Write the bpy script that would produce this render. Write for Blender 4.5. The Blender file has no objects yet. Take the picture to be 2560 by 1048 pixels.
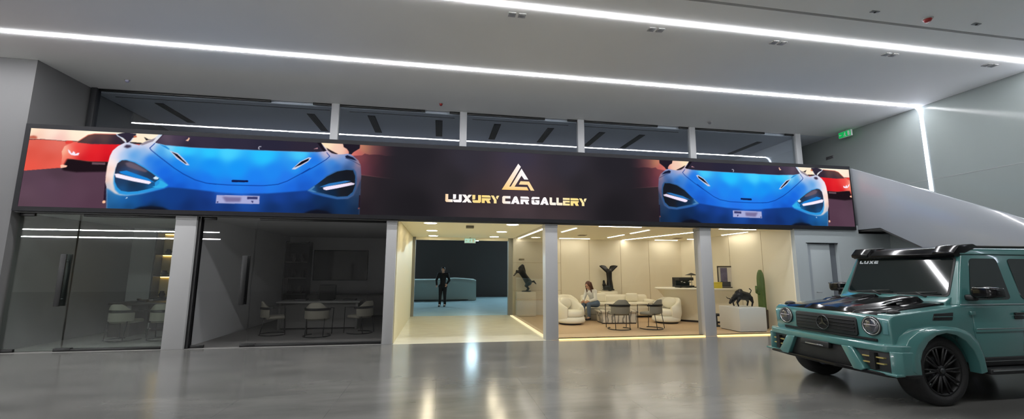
import bpy, bmesh, math, random
import numpy as np
from mathutils import Vector, Matrix

R = math.radians
random.seed(4)
SC = bpy.context.scene
COL = SC.collection

# ------------------------------------------------------------------ materials
def lin(c):
    return tuple(((v / 255.0) / 12.92 if v <= 10 else ((v / 255.0 + 0.055) / 1.055) ** 2.4) for v in c)

MATS = {}
def mat(name, rgb, rough=0.5, metal=0.0, coat=0.0, var=0.0, scale=4.0, spec=0.5, bump=0.0, stretch=(1, 1, 1)):
    if name in MATS:
        return MATS[name]
    m = bpy.data.materials.new(name); m.use_nodes = True
    nt = m.node_tree; b = nt.nodes['Principled BSDF']
    c = lin(rgb)
    b.inputs['Base Color'].default_value = (*c, 1)
    b.inputs['Roughness'].default_value = rough
    b.inputs['Metallic'].default_value = metal
    b.inputs['Coat Weight'].default_value = coat
    b.inputs['Coat Roughness'].default_value = 0.05
    b.inputs['Specular IOR Level'].default_value = spec
    if var or bump:
        tc = nt.nodes.new('ShaderNodeTexCoord'); mp = nt.nodes.new('ShaderNodeMapping')
        mp.inputs['Scale'].default_value = stretch
        n = nt.nodes.new('ShaderNodeTexNoise')
        n.inputs['Scale'].default_value = scale; n.inputs['Detail'].default_value = 5
        nt.links.new(tc.outputs['Object'], mp.inputs['Vector']); nt.links.new(mp.outputs['Vector'], n.inputs['Vector'])
        if var:
            r = nt.nodes.new('ShaderNodeValToRGB')
            r.color_ramp.elements[0].position = 0.3; r.color_ramp.elements[1].position = 0.7
            r.color_ramp.elements[0].color = (*[v * (1 - var) for v in c], 1)
            r.color_ramp.elements[1].color = (*[min(1, v * (1 + var)) for v in c], 1)
            nt.links.new(n.outputs['Fac'], r.inputs['Fac']); nt.links.new(r.outputs['Color'], b.inputs['Base Color'])
        if bump:
            bp = nt.nodes.new('ShaderNodeBump'); bp.inputs['Strength'].default_value = bump; bp.inputs['Distance'].default_value = 0.01
            nt.links.new(n.outputs['Fac'], bp.inputs['Height']); nt.links.new(bp.outputs['Normal'], b.inputs['Normal'])
    MATS[name] = m
    return m

def glow(name, rgb, strength):
    if name in MATS:
        return MATS[name]
    m = bpy.data.materials.new(name); m.use_nodes = True
    nt = m.node_tree; nt.nodes.remove(nt.nodes['Principled BSDF'])
    e = nt.nodes.new('ShaderNodeEmission'); e.inputs['Color'].default_value = (*lin(rgb), 1); e.inputs['Strength'].default_value = strength
    nt.links.new(e.outputs[0], nt.nodes['Material Output'].inputs['Surface'])
    MATS[name] = m
    return m

def pane_glass(name, tint, refl=1.0, rough=0.0):
    """thin architectural glass: clear and tinted, with fresnel reflections"""
    if name in MATS:
        return MATS[name]
    m = bpy.data.materials.new(name); m.use_nodes = True
    nt = m.node_tree; nt.nodes.remove(nt.nodes['Principled BSDF'])
    t = nt.nodes.new('ShaderNodeBsdfTransparent'); t.inputs['Color'].default_value = (*tint, 1)
    g = nt.nodes.new('ShaderNodeBsdfGlossy'); g.inputs['Roughness'].default_value = rough
    g.inputs['Color'].default_value = (refl, refl, refl, 1)
    f = nt.nodes.new('ShaderNodeFresnel'); f.inputs['IOR'].default_value = 1.5
    geo = nt.nodes.new('ShaderNodeNewGeometry')
    ior = nt.nodes.new('ShaderNodeMix'); ior.data_type = 'FLOAT'
    ior.inputs[2].default_value = 1.5; ior.inputs[3].default_value = 1 / 1.5
    # same reflectance from both sides: the exit face counts as an entry face
    nt.links.new(geo.outputs['Backfacing'], ior.inputs[0]); nt.links.new(ior.outputs[0], f.inputs['IOR'])
    mx = nt.nodes.new('ShaderNodeMixShader')
    nt.links.new(f.outputs[0], mx.inputs['Fac']); nt.links.new(t.outputs[0], mx.inputs[1]); nt.links.new(g.outputs[0], mx.inputs[2])
    nt.links.new(mx.outputs[0], nt.nodes['Material Output'].inputs['Surface'])
    MATS[name] = m
    return m

def picture_material():
    """a lit display: what each pixel gives off is stored on the display mesh"""
    m = bpy.data.materials.new('display_pixels'); m.use_nodes = True
    nt = m.node_tree; nt.nodes.remove(nt.nodes['Principled BSDF'])
    a = nt.nodes.new('ShaderNodeAttribute'); a.attribute_name = 'pixel'
    e = nt.nodes.new('ShaderNodeEmission'); e.inputs['Strength'].default_value = 1.0
    nt.links.new(a.outputs['Color'], e.inputs['Color']); nt.links.new(e.outputs[0], nt.nodes['Material Output'].inputs['Surface'])
    MATS['display_pixels'] = m
    return m

# ------------------------------------------------------------------ mesh builder
class MB:
    def __init__(self):
        self.bm = bmesh.new()
    def _add(self, piece, bev=0.0, seg=2, ang=25, smooth=False):
        if bev:
            es = [e for e in piece.edges if len(e.link_faces) == 2 and e.calc_face_angle(0) > R(ang)]
            bmesh.ops.bevel(piece, geom=es, offset=bev, segments=seg, affect='EDGES', profile=0.5, clamp_overlap=True)
        for f in piece.faces:
            f.smooth = smooth or bool(bev)
        me = bpy.data.meshes.new('tmp'); piece.to_mesh(me); piece.free()
        self.bm.from_mesh(me); bpy.data.meshes.remove(me)
        return self
    def box(self, x0, x1, y0, y1, z0, z1, bev=0.0, seg=2):
        p = bmesh.new()
        bmesh.ops.create_cube(p, size=1)
        for v in p.verts:
            v.co = Vector(((x0 + x1) / 2 + v.co.x * (x1 - x0), (y0 + y1) / 2 + v.co.y * (y1 - y0), (z0 + z1) / 2 + v.co.z * (z1 - z0)))
        return self._add(p, bev, seg)
    def prism(self, pts, axis, a0, a1, bev=0.0, seg=2, ang=25, smooth=False):
        """polygon swept along an axis; pts are the two other coordinates in xyz order"""
        p = bmesh.new()
        def mk(u, v, a):
            return {'x': (a, u, v), 'y': (u, a, v), 'z': (u, v, a)}[axis]
        lo = [p.verts.new(mk(u, v, a0)) for u, v in pts]; hi = [p.verts.new(mk(u, v, a1)) for u, v in pts]
        n = len(pts)
        p.faces.new(lo); p.faces.new(hi[::-1])
        for i in range(n):
            p.faces.new((lo[i], hi[i], hi[(i + 1) % n], lo[(i + 1) % n]))
        bmesh.ops.recalc_face_normals(p, faces=p.faces)
        return self._add(p, bev, seg, ang, smooth)
    def loft(self, rings, closed=True, cap=True, bev=0.0, seg=2, ang=25, smooth=True, loop=False):
        p = bmesh.new()
        vs = [[p.verts.new(c) for c in r] for r in rings]
        n = len(rings[0]); m = len(rings)
        for i in range(m if loop else m - 1):
            a, b = vs[i], vs[(i + 1) % m]
            for j in range(n if closed else n - 1):
                try: p.faces.new((a[j], a[(j + 1) % n], b[(j + 1) % n], b[j]))
                except ValueError: pass
        if cap and closed and not loop:
            p.faces.new(vs[0][::-1]); p.faces.new(vs[-1])
        bmesh.ops.recalc_face_normals(p, faces=p.faces)
        return self._add(p, bev, seg, ang, smooth)
    def lathe(self, prof, c, axis='z', n=32, closed=False, smooth=True):
        """profile of (radius, along) turned about an axis through c"""
        rings = []
        for k in range(n):
            t = 2 * math.pi * k / n; ring = []
            for r, h in prof:
                u, v = r * math.cos(t), r * math.sin(t)
                d = {'z': (u, v, h), 'y': (u, h, v), 'x': (h, u, v)}[axis]
                ring.append((c[0] + d[0], c[1] + d[1], c[2] + d[2]))
            rings.append(ring)
        p = bmesh.new()
        vs = [[p.verts.new(q) for q in r] for r in rings]
        m = len(prof)
        for k in range(n):
            a, b = vs[k], vs[(k + 1) % n]
            for j in range(m if closed else m - 1):
                p.faces.new((a[j], a[(j + 1) % m], b[(j + 1) % m], b[j]))
        bmesh.ops.remove_doubles(p, verts=p.verts, dist=1e-6)
        bmesh.ops.recalc_face_normals(p, faces=p.faces)
        return self._add(p, smooth=smooth)
    def tube(self, pts, r, n=8, closed=False):
        pts = [Vector(q) for q in pts]
        rr = r if isinstance(r, (list, tuple)) else [r] * len(pts)
        rings = []; up = None
        for i, q in enumerate(pts):
            if closed:
                d = pts[(i + 1) % len(pts)] - pts[i - 1]
            else:
                d = pts[min(i + 1, len(pts) - 1)] - pts[max(i - 1, 0)]
            d.normalize()
            if up is None:
                up = d.orthogonal().normalized()
            up = (up - d * up.dot(d)).normalized(); s = d.cross(up)
            rings.append([q + (up * math.cos(2 * math.pi * k / n) + s * math.sin(2 * math.pi * k / n)) * rr[i] for k in range(n)])
        return self.loft(rings, loop=closed)
    def ball(self, c, r, n=16, rot=None):
        p = bmesh.new()
        bmesh.ops.create_uvsphere(p, u_segments=n, v_segments=max(6, n // 2), radius=1)
        rr = (r, r, r) if not isinstance(r, (tuple, list)) else r
        M = rot if rot is not None else Matrix.Identity(3)
        for v in p.verts:
            v.co = M @ Vector((v.co.x * rr[0], v.co.y * rr[1], v.co.z * rr[2])) + Vector(c)
        return self._add(p, smooth=True)
    def limb(self, a, b, ra, rb, n=12):
        """a tapered rounded limb from a to b"""
        a, b = Vector(a), Vector(b); d = (b - a)
        self.ball(a, ra, n); self.ball(b, rb, n)
        return self.tube([a, b], [ra, rb], n)
    def panel(self, q, rad=0.05, th=0.006, off=0.0, seg=5):
        """rounded glass or trim panel on the quad q (bl, br, tr, tl), thick along its normal"""
        bl, br, tr, tl = [Vector(p) for p in q]
        w = ((br - bl).length + (tr - tl).length) / 2; h = ((tl - bl).length + (tr - br).length) / 2
        nrm = (br - bl).cross(tl - bl).normalized()
        ru, rv = rad / w, rad / h; uv = []
        for cu, cv, a0 in ((1 - ru, rv, -90), (1 - ru, 1 - rv, 0), (ru, 1 - rv, 90), (ru, rv, 180)):
            for k in range(seg + 1):
                a = R(a0 + 90 * k / seg); uv.append((cu + ru * math.cos(a), cv + rv * math.sin(a)))
        def P(u, v): return (bl * (1 - u) + br * u) * (1 - v) + (tl * (1 - u) + tr * u) * v
        lo = [P(u, v) + nrm * off for u, v in uv]; hi = [P(u, v) + nrm * (off + th) for u, v in uv]
        return self.loft([lo, hi], smooth=False)
    def build(self, name, m, parent=None, wn=True):
        me = bpy.data.meshes.new(name); self.bm.to_mesh(me); self.bm.free()
        o = bpy.data.objects.new(name, me); COL.objects.link(o)
        if m is not None:
            me.materials.append(m)
        if parent is not None:
            o.parent = parent
        return o

def tag(o, label, cat=None, group=None, kind=None):
    if label: o['label'] = label
    if cat: o['category'] = cat
    if group: o['group'] = group
    if kind: o['kind'] = kind
    return o
def thing(name, label, cat, loc=(0, 0, 0), rz=0.0, group=None):
    o = bpy.data.objects.new(name, None); COL.objects.link(o)
    o.empty_display_size = 0.1
    o.location = loc; o.rotation_euler = (0, 0, rz)
    return tag(o, label, cat, group, 'thing')
def solo(mb, name, m, label, cat, loc=(0, 0, 0), rz=0.0, group=None):
    o = mb.build(name, m); o.location = loc; o.rotation_euler = (0, 0, rz)
    return tag(o, label, cat, group, 'thing')
def struct(mb, name, m, label=None, parent=None):
    o = mb.build(name, m, parent)
    if parent is None: o['kind'] = 'structure'
    if label: o['label'] = label
    return o
def copy_tree(o, parent=None):
    c = o.copy(); COL.objects.link(c)
    if parent is not None: c.parent = parent
    for ch in [k for k in list(o.children)]:
        copy_tree(ch, c)
    return c
def again(o, loc, rz=None, label=None):
    c = copy_tree(o); c.location = loc
    if rz is not None: c.rotation_euler = (0, 0, rz)
    if label: c['label'] = label
    return c
def fuse(o, voxel=0.008, smooth=3):
    """melt overlapping forms into one continuous skin"""
    r = o.modifiers.new('skin', 'REMESH'); r.mode = 'VOXEL'; r.voxel_size = voxel; r.use_smooth_shade = True
    s = o.modifiers.new('soft', 'SMOOTH'); s.factor = 0.5; s.iterations = smooth
    return o
def shade(o, angle=35):
    for p in o.data.polygons: p.use_smooth = True
    try: o.data.set_sharp_from_angle(angle=R(angle))
    except Exception: pass
    return o
# ------------------------------------------------------------------ the hall
H = 5.862
WX0, WX1 = -35.0, 12.25
YB = -24.0
M_ceil = mat('painted_ceiling', (245, 245, 243), 0.7, var=0.02, scale=0.4)
M_wall = mat('painted_wall', (100, 100, 100), 0.55, var=0.02, scale=0.5)
M_pillar = mat('pillar_paint', (160, 160, 159), 0.5)
M_gloss = mat('glossy_wall_panel', (130, 137, 137), 0.12, spec=.10, var=0.02, scale=0.3)
M_dark = mat('dark_grey_paint', (40, 41, 44), 0.6)
M_black = mat('black_metal', (14, 14, 15), 0.4)
M_cream = mat('cream_wall', (236, 228, 208), 0.55, var=0.03, scale=1.2)
M_creamc = mat('cream_ceiling', (248, 242, 216), 0.6)
M_office = mat('office_wall', (205, 206, 207), 0.6)
M_officef = mat('office_carpet', (112, 110, 107), 0.8, var=0.1, scale=20)
M_carpet = mat('lounge_carpet', (188, 160, 126), 0.9, var=0.06, scale=30, bump=0.2)
M_far = mat('far_hall_paint', (90, 80, 78), 0.7)
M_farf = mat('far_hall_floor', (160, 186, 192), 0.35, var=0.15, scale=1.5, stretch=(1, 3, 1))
M_led = glow('white_led', (252, 252, 255), 90.0)
M_ledw = glow('wall_led', (232, 238, 255), 15.0)
M_gold = glow('warm_led', (255, 214, 130), 2.6)
M_room = glow('warm_white_lamp', (255, 245, 228), 25.0)
M_down = glow('downlight_lamp', (255, 240, 205), 52.0)

def stone_floor():
    m = bpy.data.materials.new('polished_stone'); m.use_nodes = True; nt = m.node_tree; b = nt.nodes['Principled BSDF']
    tc = nt.nodes.new('ShaderNodeTexCoord'); mp = nt.nodes.new('ShaderNodeMapping'); mp.inputs['Scale'].default_value = (0.35, 1.1, 1)
    n = nt.nodes.new('ShaderNodeTexNoise'); n.inputs['Scale'].default_value = 1.6; n.inputs['Detail'].default_value = 8; n.inputs['Roughness'].default_value = 0.6
    r = nt.nodes.new('ShaderNodeValToRGB')
    r.color_ramp.elements[0].position = 0.32; r.color_ramp.elements[0].color = (*lin((93, 93, 90)), 1)
    r.color_ramp.elements[1].position = 0.70; r.color_ramp.elements[1].color = (*lin((118, 117, 113)), 1)
    br = nt.nodes.new('ShaderNodeTexBrick'); br.offset = 0.0
    br.inputs['Scale'].default_value = 1.0; br.inputs['Brick Width'].default_value = 1.2; br.inputs['Row Height'].default_value = 1.2
    br.inputs['Mortar Size'].default_value = 0.0025; br.inputs['Mortar Smooth'].default_value = 0.2
    br.inputs['Color1'].default_value = (1, 1, 1, 1); br.inputs['Color2'].default_value = (0.95, 0.95, 0.95, 1); br.inputs['Mortar'].default_value = (0.7, 0.7, 0.7, 1)
    mx = nt.nodes.new('ShaderNodeMix'); mx.data_type = 'RGBA'; mx.blend_type = 'MULTIPLY'; mx.inputs[0].default_value = 1
    L = nt.links.new
    L(tc.outputs['Object'], mp.inputs['Vector']); L(mp.outputs['Vector'], n.inputs['Vector']); L(n.outputs['Fac'], r.inputs['Fac'])
    L(tc.outputs['Object'], br.inputs['Vector']); L(r.outputs['Color'], mx.inputs[6]); L(br.outputs['Color'], mx.inputs[7]); L(mx.outputs[2], b.inputs['Base Color'])
    b.inputs['Roughness'].default_value = 0.17
    b.inputs['Specular IOR Level'].default_value = 0.65
    MATS['polished_stone'] = m
    return m
M_floor = stone_floor()

struct(MB().box(WX0, WX1 + .2, YB, 0.0, -0.2, 0.0).box(9.3, WX1 + .2, 0, 2, -0.2, 0), 'floor', M_floor, 'polished grey stone floor of the hall')
struct(MB().box(-0.95, 2.6, 0.0, 5.6, -0.2, 0.0), 'floor_passage', mat('cream_tile', (204, 201, 182), .22, var=.06, scale=2, stretch=(1, 3, 1)), 'polished cream tile floor of the lit passage')
struct(MB().box(2.6, 9.4, 0.0, 5.5, -0.2, 0.0), 'floor_lounge', M_carpet, 'beige carpet floor of the lounge')
struct(MB().box(-8.4, -0.95, 0.0, 6.0, -0.2, 0.0), 'floor_office', M_officef, 'dark carpet floor of the two unlit offices')
struct(MB().box(-6.0, 9.0, 5.6, 16.2, -0.2, 0.0), 'floor_rear', M_farf, 'pale blue-lit floor of the dark hall behind the passage')

# hall ceiling with its dark shadow gap
GY0, GY1 = -4.16, -4.10
struct(MB().box(WX0, WX1, YB, GY0, H, H + .2).box(WX0, WX1, GY1, 1.40, H, H + .2), 'ceiling', M_ceil, 'plain white ceiling of the hall')
struct(MB().box(WX0, WX1, GY0 - .02, GY1 + .02, H + .10, H + .16), 'trim_1', M_black, 'dark shadow gap running along the ceiling')
# left wall: front face and its return up to the high windows
struct(MB().box(WX0, -8.30, 0.0, 6.0, 0.0, H + .1), 'wall_left', M_wall, 'light grey wall at the left of the screen')
struct(MB().box(WX0 - .2, WX0, YB, 0.2, 0.0, H + .1), 'wall_side', M_ceil)
struct(MB().box(WX0, WX1 + .2, YB - .2, YB, 0.0, H + .1), 'wall_front', M_ceil)
# right wall of glossy panels with fine joints
struct(MB().box(WX1, WX1 + .2, YB, 4.2, 0.0, H + .1), 'wall_right', M_gloss, 'glossy pale grey right wall behind the ramp')
for i, z in enumerate((3.92,)):
    struct(MB().box(WX1 - .004, WX1 + .01, YB, 1.2, z - .006, z + .006), 'trim_2', mat('joint_grey', (140, 144, 144), 0.5), 'thin horizontal joint across the right wall')
# bulkhead behind the screen and the fascia under it
struct(MB().box(-8.30, 11.25, 0.05, 1.40, 2.84, 4.44), 'wall_bulkhead', M_wall)
struct(MB().box(-8.30, 9.24, 0.05, 0.16, 2.69, 2.84), 'trim_3', M_wall)
# upper room behind the high windows
M_upper = mat('upper_room_paint', (225, 228, 234), 0.7)
struct(MB().box(-8.30, WX1, 1.40, 6.4, 4.30, 4.42), 'floor_upper', M_dark)
struct(MB().box(-8.30, WX1, 6.2, 6.4, 4.42, H + .2), 'wall_upper', M_upper)
struct(MB().box(-8.30, 11.10, 1.46, 6.4, 5.80, H + .2).box(11.10, WX1, 1.40, 6.4, H, H + .2), 'ceiling_upper', M_upper, 'dim ceiling of the room behind the high windows')
struct(MB().box(11.02, 11.14, 1.46, 6.2, 4.42, H), 'wall_upper_side', M_upper)
# wall with the flush door at the right end under the screen
MWR = mat('blue_grey_wall', (162, 170, 172), 0.5)
struct(MB().box(9.24, 9.60, 0.0, 0.12, 0.0, 2.84).box(10.55, 11.25, 0.0, 0.3, 0.0, 2.84).box(9.60, 10.55, 0.0, 0.3, 2.34, 2.84).box(9.401, 9.60, .12, 5.5, 0, 2.84).box(11.25, WX1, .001, .12, 0, 2.62), 'wall_back', MWR, 'pale grey wall under the right end of the screen')
dr = struct(MB().box(9.61, 10.33, 0.05, 0.10, 0.01, 2.325, 0.004), 'door_1', MWR, 'flush pale grey door left of the dark slot')
MB().box(9.60, 9.72, 0.045, 0.052, 0.0, 2.33).build('door_edge', mat('door_edge_grey', (150, 158, 164), 0.5), dr)
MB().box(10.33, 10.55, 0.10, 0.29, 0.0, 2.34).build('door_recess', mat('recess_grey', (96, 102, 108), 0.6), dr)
MB().tube([(9.80, 0.045, 1.05), (9.80, 0.0, 1.05), (9.92, 0.0, 1.05)], 0.009).build('door_handle', mat('steel', (150, 152, 155), 0.3, 1.0), dr)
struct(MB().box(9.56, 10.55, -0.006, 0.02, 2.335, 2.352), 'trim_4', M_black, 'thin black line over the flush door')

# ramp parapet descending along the right wall towards the viewer
PX = 11.25
par = [(0.30, 4.44), (0.0, 4.44), (-6.6, 0.86), (-6.6, 0.0), (-5.12, 0.0), (-0.58, 2.72), (0.30, 2.72)]
MP = mat('parapet_gloss', (146, 150, 156), 0.16, coat=0.5)
struct(MB().prism(par, 'x', PX, PX + .12, 0.01), 'wall_parapet', MP, 'glossy pale solid side of the ramp sloping down beside the screen')
struct(MB().prism([(0.3, 2.80), (-0.6, 2.80), (-5.25, 0.0), (-5.0, 0.0), (-0.5, 2.68), (0.3, 2.68)], 'x', PX + .12, WX1), 'floor_ramp', M_wall)
struct(MB().box(11.25, WX1, 0.3, 4.2, 2.6, 4.30), 'wall_landing', M_wall)

# ------------------------------------------------------------------ lines of light
def rounded_bend(x, y, z, rad, n=6):
    return [(x - rad + rad * math.sin(R(90 * k / n)), y, z - rad + rad * math.cos(R(90 * k / n))) for k in range(n + 1)]
def ribbon(path, w, t):
    """flat luminous ribbon of width w (along y) following a path in the xz plane"""
    mb = MB(); rings = []
    for i, (x, y, z) in enumerate(path):
        a = Vector(path[max(i - 1, 0)]); b = Vector(path[min(i + 1, len(path) - 1)]); d = (b - a).normalized()
        n = Vector((-d.z, 0, d.x)); c = Vector((x, y, z))
        rings.append([c + Vector((0, -w / 2, 0)) - n * t, c + Vector((0, w / 2, 0)) - n * t, c + Vector((0, w / 2, 0)) + n * t, c + Vector((0, -w / 2, 0)) + n * t])
    return mb.loft(rings, smooth=False)
ZL, XL = H - .005, WX1 - .006
for (yy, w, lab, zb) in ((-1.155, .075, 'white light line nearest the screen, bending down the right wall', 2.9),
                         (-3.51, .06, 'white light line across the ceiling in front of the paired spotlights', 3.2),
                         (-8.6, .07, 'unseen white light line added on the ceiling overhead to light the hall', 3.2),  # out of view, added as extra light for the hall
                         ):
    path = [(WX0 + .5, yy, ZL)] + rounded_bend(XL, yy, ZL, 0.22) + [(XL, yy, zb)]
    o = ribbon(path, w, 0.005).build('ceiling_light_line', M_led)
    o.data.materials.append(M_ledw)
    for p in o.data.polygons: p.material_index = 1 if p.center.x > XL - .3 else 0   # the run down the wall is dimmer
    tag(o, lab, 'light', 'white light lines on the ceiling', 'thing')
for i, (z, x1) in enumerate(((4.25, -16.0), (3.75, -15.9))):
    o = MB().box(WX0 + .3, x1, YB + .001, YB + .02, z - .035, z + .035).build('wall_mounted_light_line', M_led)
    tag(o, ['upper of two white light lines on the wall behind the viewer', 'lower of two white light lines on the wall behind the viewer'][i], 'light', 'white light lines on the rear wall', 'thing')

# ------------------------------------------------------------------ ceiling fittings
M_spot = mat('spot_housing', (118, 119, 122), 0.5)
pairs = ((1.17, 'pair furthest left'), (3.69, 'second pair from the left'), (6.17, 'middle pair'), (8.69, 'second pair from the right'), (11.18, 'pair furthest right'))
spot0 = None
for x, which in pairs:
    for s in (-1, 1):
        lab = 'small square recessed ceiling spotlight, %s one of the %s' % ('left' if s < 0 else 'right', which)
        loc = (x + s * .085, -3.25 , H)
        if spot0 is None:
            spot0 = thing('ceiling_spotlight', lab, 'spotlight', loc, 0, 'paired ceiling spotlights')
            MB().box(-.062, .062, -.062, .062, -.012, 0.0, .003).build('frame', mat('spot_frame', (150, 150, 150), .5), spot0)
            MB().lathe([(0, -.016), (.045, -.016), (.048, -.011), (.048, 0), (0, 0)], (0, 0, 0), 'z', 20).build('lens', M_spot, spot0)
        else:
            again(spot0, loc, None, lab)
def detector(name, label, loc, m, r=.06):
    t = thing(name, label, 'detector', loc)
    MB().lathe([(0, -.012), (r, -.012), (r * 1.05, 0), (0, 0)], (0, 0, 0), 'z', 24).build('base', mat('detector_white', (170, 168, 168), .5), t)
    MB().lathe([(0, -.06), (r * .5, -.058), (r * .75, -.03), (r * .75, -.012), (0, -.012)], (0, 0, 0), 'z', 24).build('sensor', m, t)
    return t
MRED = mat('red_plastic', (150, 40, 38), .4)
detector('ceiling_detector', 'red beacon detector on the ceiling beyond the dark gap', (8.07, -4.36, H), MRED, .075)
detector('ceiling_detector', 'red detector on the ceiling above the second high window', (-0.08, .85, H), MRED, .055)
detector('ceiling_detector', 'grey detector on the ceiling above the fourth high window', (7.59, .85, H), M_spot, .06)
detector('ceiling_detector', 'small pale detector on the ceiling near the left wall', (-7.14, .73, H), mat('pale_violet', (150, 150, 175), .4), .05)
for x, y, lab in ((6.99, -4.37, 'slim ceiling fitting left of the red beacon detector'), (9.07, -4.38, 'slim ceiling fitting right of the red beacon detector')):
    t = thing('ceiling_sensor', lab, 'sensor', (x, y, H))
    MB().box(-.075, .075, -.03, .03, -.012, 0, .004).build('base', M_spot, t)
    MB().ball((0, 0, -.014), (.02, .02, .012)).build('dome', M_black, t)
# exit sign high on the right wall
def exit_sign(label, loc, rz, glowmat, w=.36, h=.17):
    t = thing('exit_sign', label, 'sign', loc, rz)
    MB().box(-w / 2, w / 2, -.03, .03, 0, h, .006).build('housing', mat('sign_housing', (210, 214, 212), .4), t)
    for s in (-1, 1):
        MB().box(-w / 2 + .01, w / 2 - .01, s * .031 - .001, s * .031 + .001, .01, h - .01).build('panel', glowmat, t)
        # running figure, door and arrow
        y = s * .0335
        mb = MB()
        def P(pts): mb.prism([(u * h * s, .01 + v * (h - .02)) for u, v in pts], 'y', y - .0005, y + .0005)
        P([(-.10, .86), (-.02, .86), (-.02, .76), (-.10, .76)])
        P([(-.16, .72), (.02, .72), (.06, .40), (-.10, .36)])
        P([(-.08, .40), (.04, .40), (.16, .26), (.10, .12), (.04, .14), (.06, .24)])
        P([(-.12, .40), (-.02, .40), (-.14, .10), (-.26, .08), (-.26, .16), (-.18, .18)])
        P([(.04, .66), (.16, .54), (.13, .48), (.02, .58)])
        mb.build('pictogram', mat('sign_white', (235, 245, 238), .5), t)
        mb = MB(); P([(.50, .45), (.74, .45), (.74, .30), (.95, .50), (.74, .70), (.74, .55), (.50, .55)]); mb.build('arrow', mat('sign_white', (235, 245, 238), .5), t)
        mb = MB(); P([(-.85, .10), (-.50, .10), (-.50, .90), (-.85, .90)]); mb.build('door_symbol', mat('sign_white', (235, 245, 238), .5), t)
    return t
G1 = glow('exit_green', (30, 190, 95), 0.75)
exit_sign('green exit sign high up at the top of the right wall', (12.02, 0.72, 5.62), R(90), G1, .40, .19)
MB().tube([(0, 0, .19), (0, 0, .242)], .012).build('hanger', M_spot, bpy.data.objects['exit_sign'])

# ------------------------------------------------------------------ high windows
M_hglass = pane_glass('high_window_glass', (.90, .93, .95), .95)
mull = (-8.21, -2.77, .53, 3.86, 7.33, 10.95)
M_mull = mat('mullion_metal', (176, 178, 180), .4)
for i, x in enumerate(mull):
    w = .06 if i == 0 else .095
    o = MB().box(x - w, x + w, 1.32, 1.46, 4.40, H, .006).build('mullion', M_dark if i == 0 else M_mull)
    tag(o, ['dark post at the left end of the high windows', 'grey post between first and second high window', 'grey post between second and third high window', 'grey post between third and fourth high window', 'grey post between fourth and fifth high window', 'grey post at the right end of the high windows'][i], 'window post', None, 'structure')
for i in range(5):
    a, b = mull[i] + (.06 if i == 0 else .095), mull[i + 1] - .095
    w = struct(MB().box(a, b, 1.385, 1.397, 4.42, H - .02), 'window_%d' % (i + 1), M_hglass, 'dark high window, number %d from the left' % (i + 1))
    MB().box(a, a + (b - a) * (.72 if i == 0 else .70), 1.37, 1.41, H - .055, H, .003).build('top_rail', M_black, w)
    MB().box(b - (b - a) * .09, b, 1.37, 1.41, H - .055, H, .003).build('patch_fitting', M_black, w)
tag(MB().box(-7.5, 10.3, 3.9, 4.02, 4.42, 4.45).build('floor_light_line', glow('upper_fill_glow', (225, 232, 255), 2.2)), 'hidden dim glow strip added in the upper room to brighten the high windows', 'light', None, 'thing')  # hidden glow strip added to brighten the room behind the high glass
# slot diffusers in the dim room behind
vent0 = None
for k, (x, y0, y1) in enumerate(((-7.2, 1.95, 3.3), (-3.58, 2.05, 3.5), (-1.97, 1.9, 3.55), (-.13, 1.94, 3.6), (1.55, 1.95, 3.5), (3.16, 2.0, 3.5), (4.81, 2.1, 3.45), (6.13, 2.1, 3.4), (10.25, 2.1, 3.4))):
    lab = 'dark slot vent on the dim ceiling behind the high windows, number %d from the left' % (k + 1)
    if vent0 is None:
        vent0 = thing('ceiling_slot_vent', lab, 'vent', (x, y0, 5.80), 0, 'slot vents behind the high windows')
        MB().box(-.10, .10, 0, 1.45, -.012, 0).build('frame', mat('vent_dark', (34, 36, 38), .6), vent0)
        m = MB()
        for j in range(3): m.box(-.07 + j * .055, -.04 + j * .055, .03, 1.42, -.02, -.012)
        m.build('slat', M_black, vent0)
    else:
        again(vent0, (x, y0, 5.80), None, lab)
for i, (x0, x1) in enumerate(((-8.0, -3.0), (-2.5, .3), (.8, 3.6), (4.1, 7.1))):
    struct(MB().box(x0, x1, 1.68, 1.70, 5.792, 5.80), 'trim_%d' % (5 + i), M_black)
# small dark louvre on the wall beyond the last post
t = thing('wall_vent', 'small dark vent on the wall beyond the last high-window post', 'vent', (WX1, 1.51, 5.16))
MB().box(-.02, 0, -.13, .13, 0, .1, .003).build('frame', M_spot, t)
m = MB()
for j in range(3): m.box(-.024, -.018, -.11, .11, .015 + j * .028, .03 + j * .028)
m.build('louvre', M_black, t)

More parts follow.
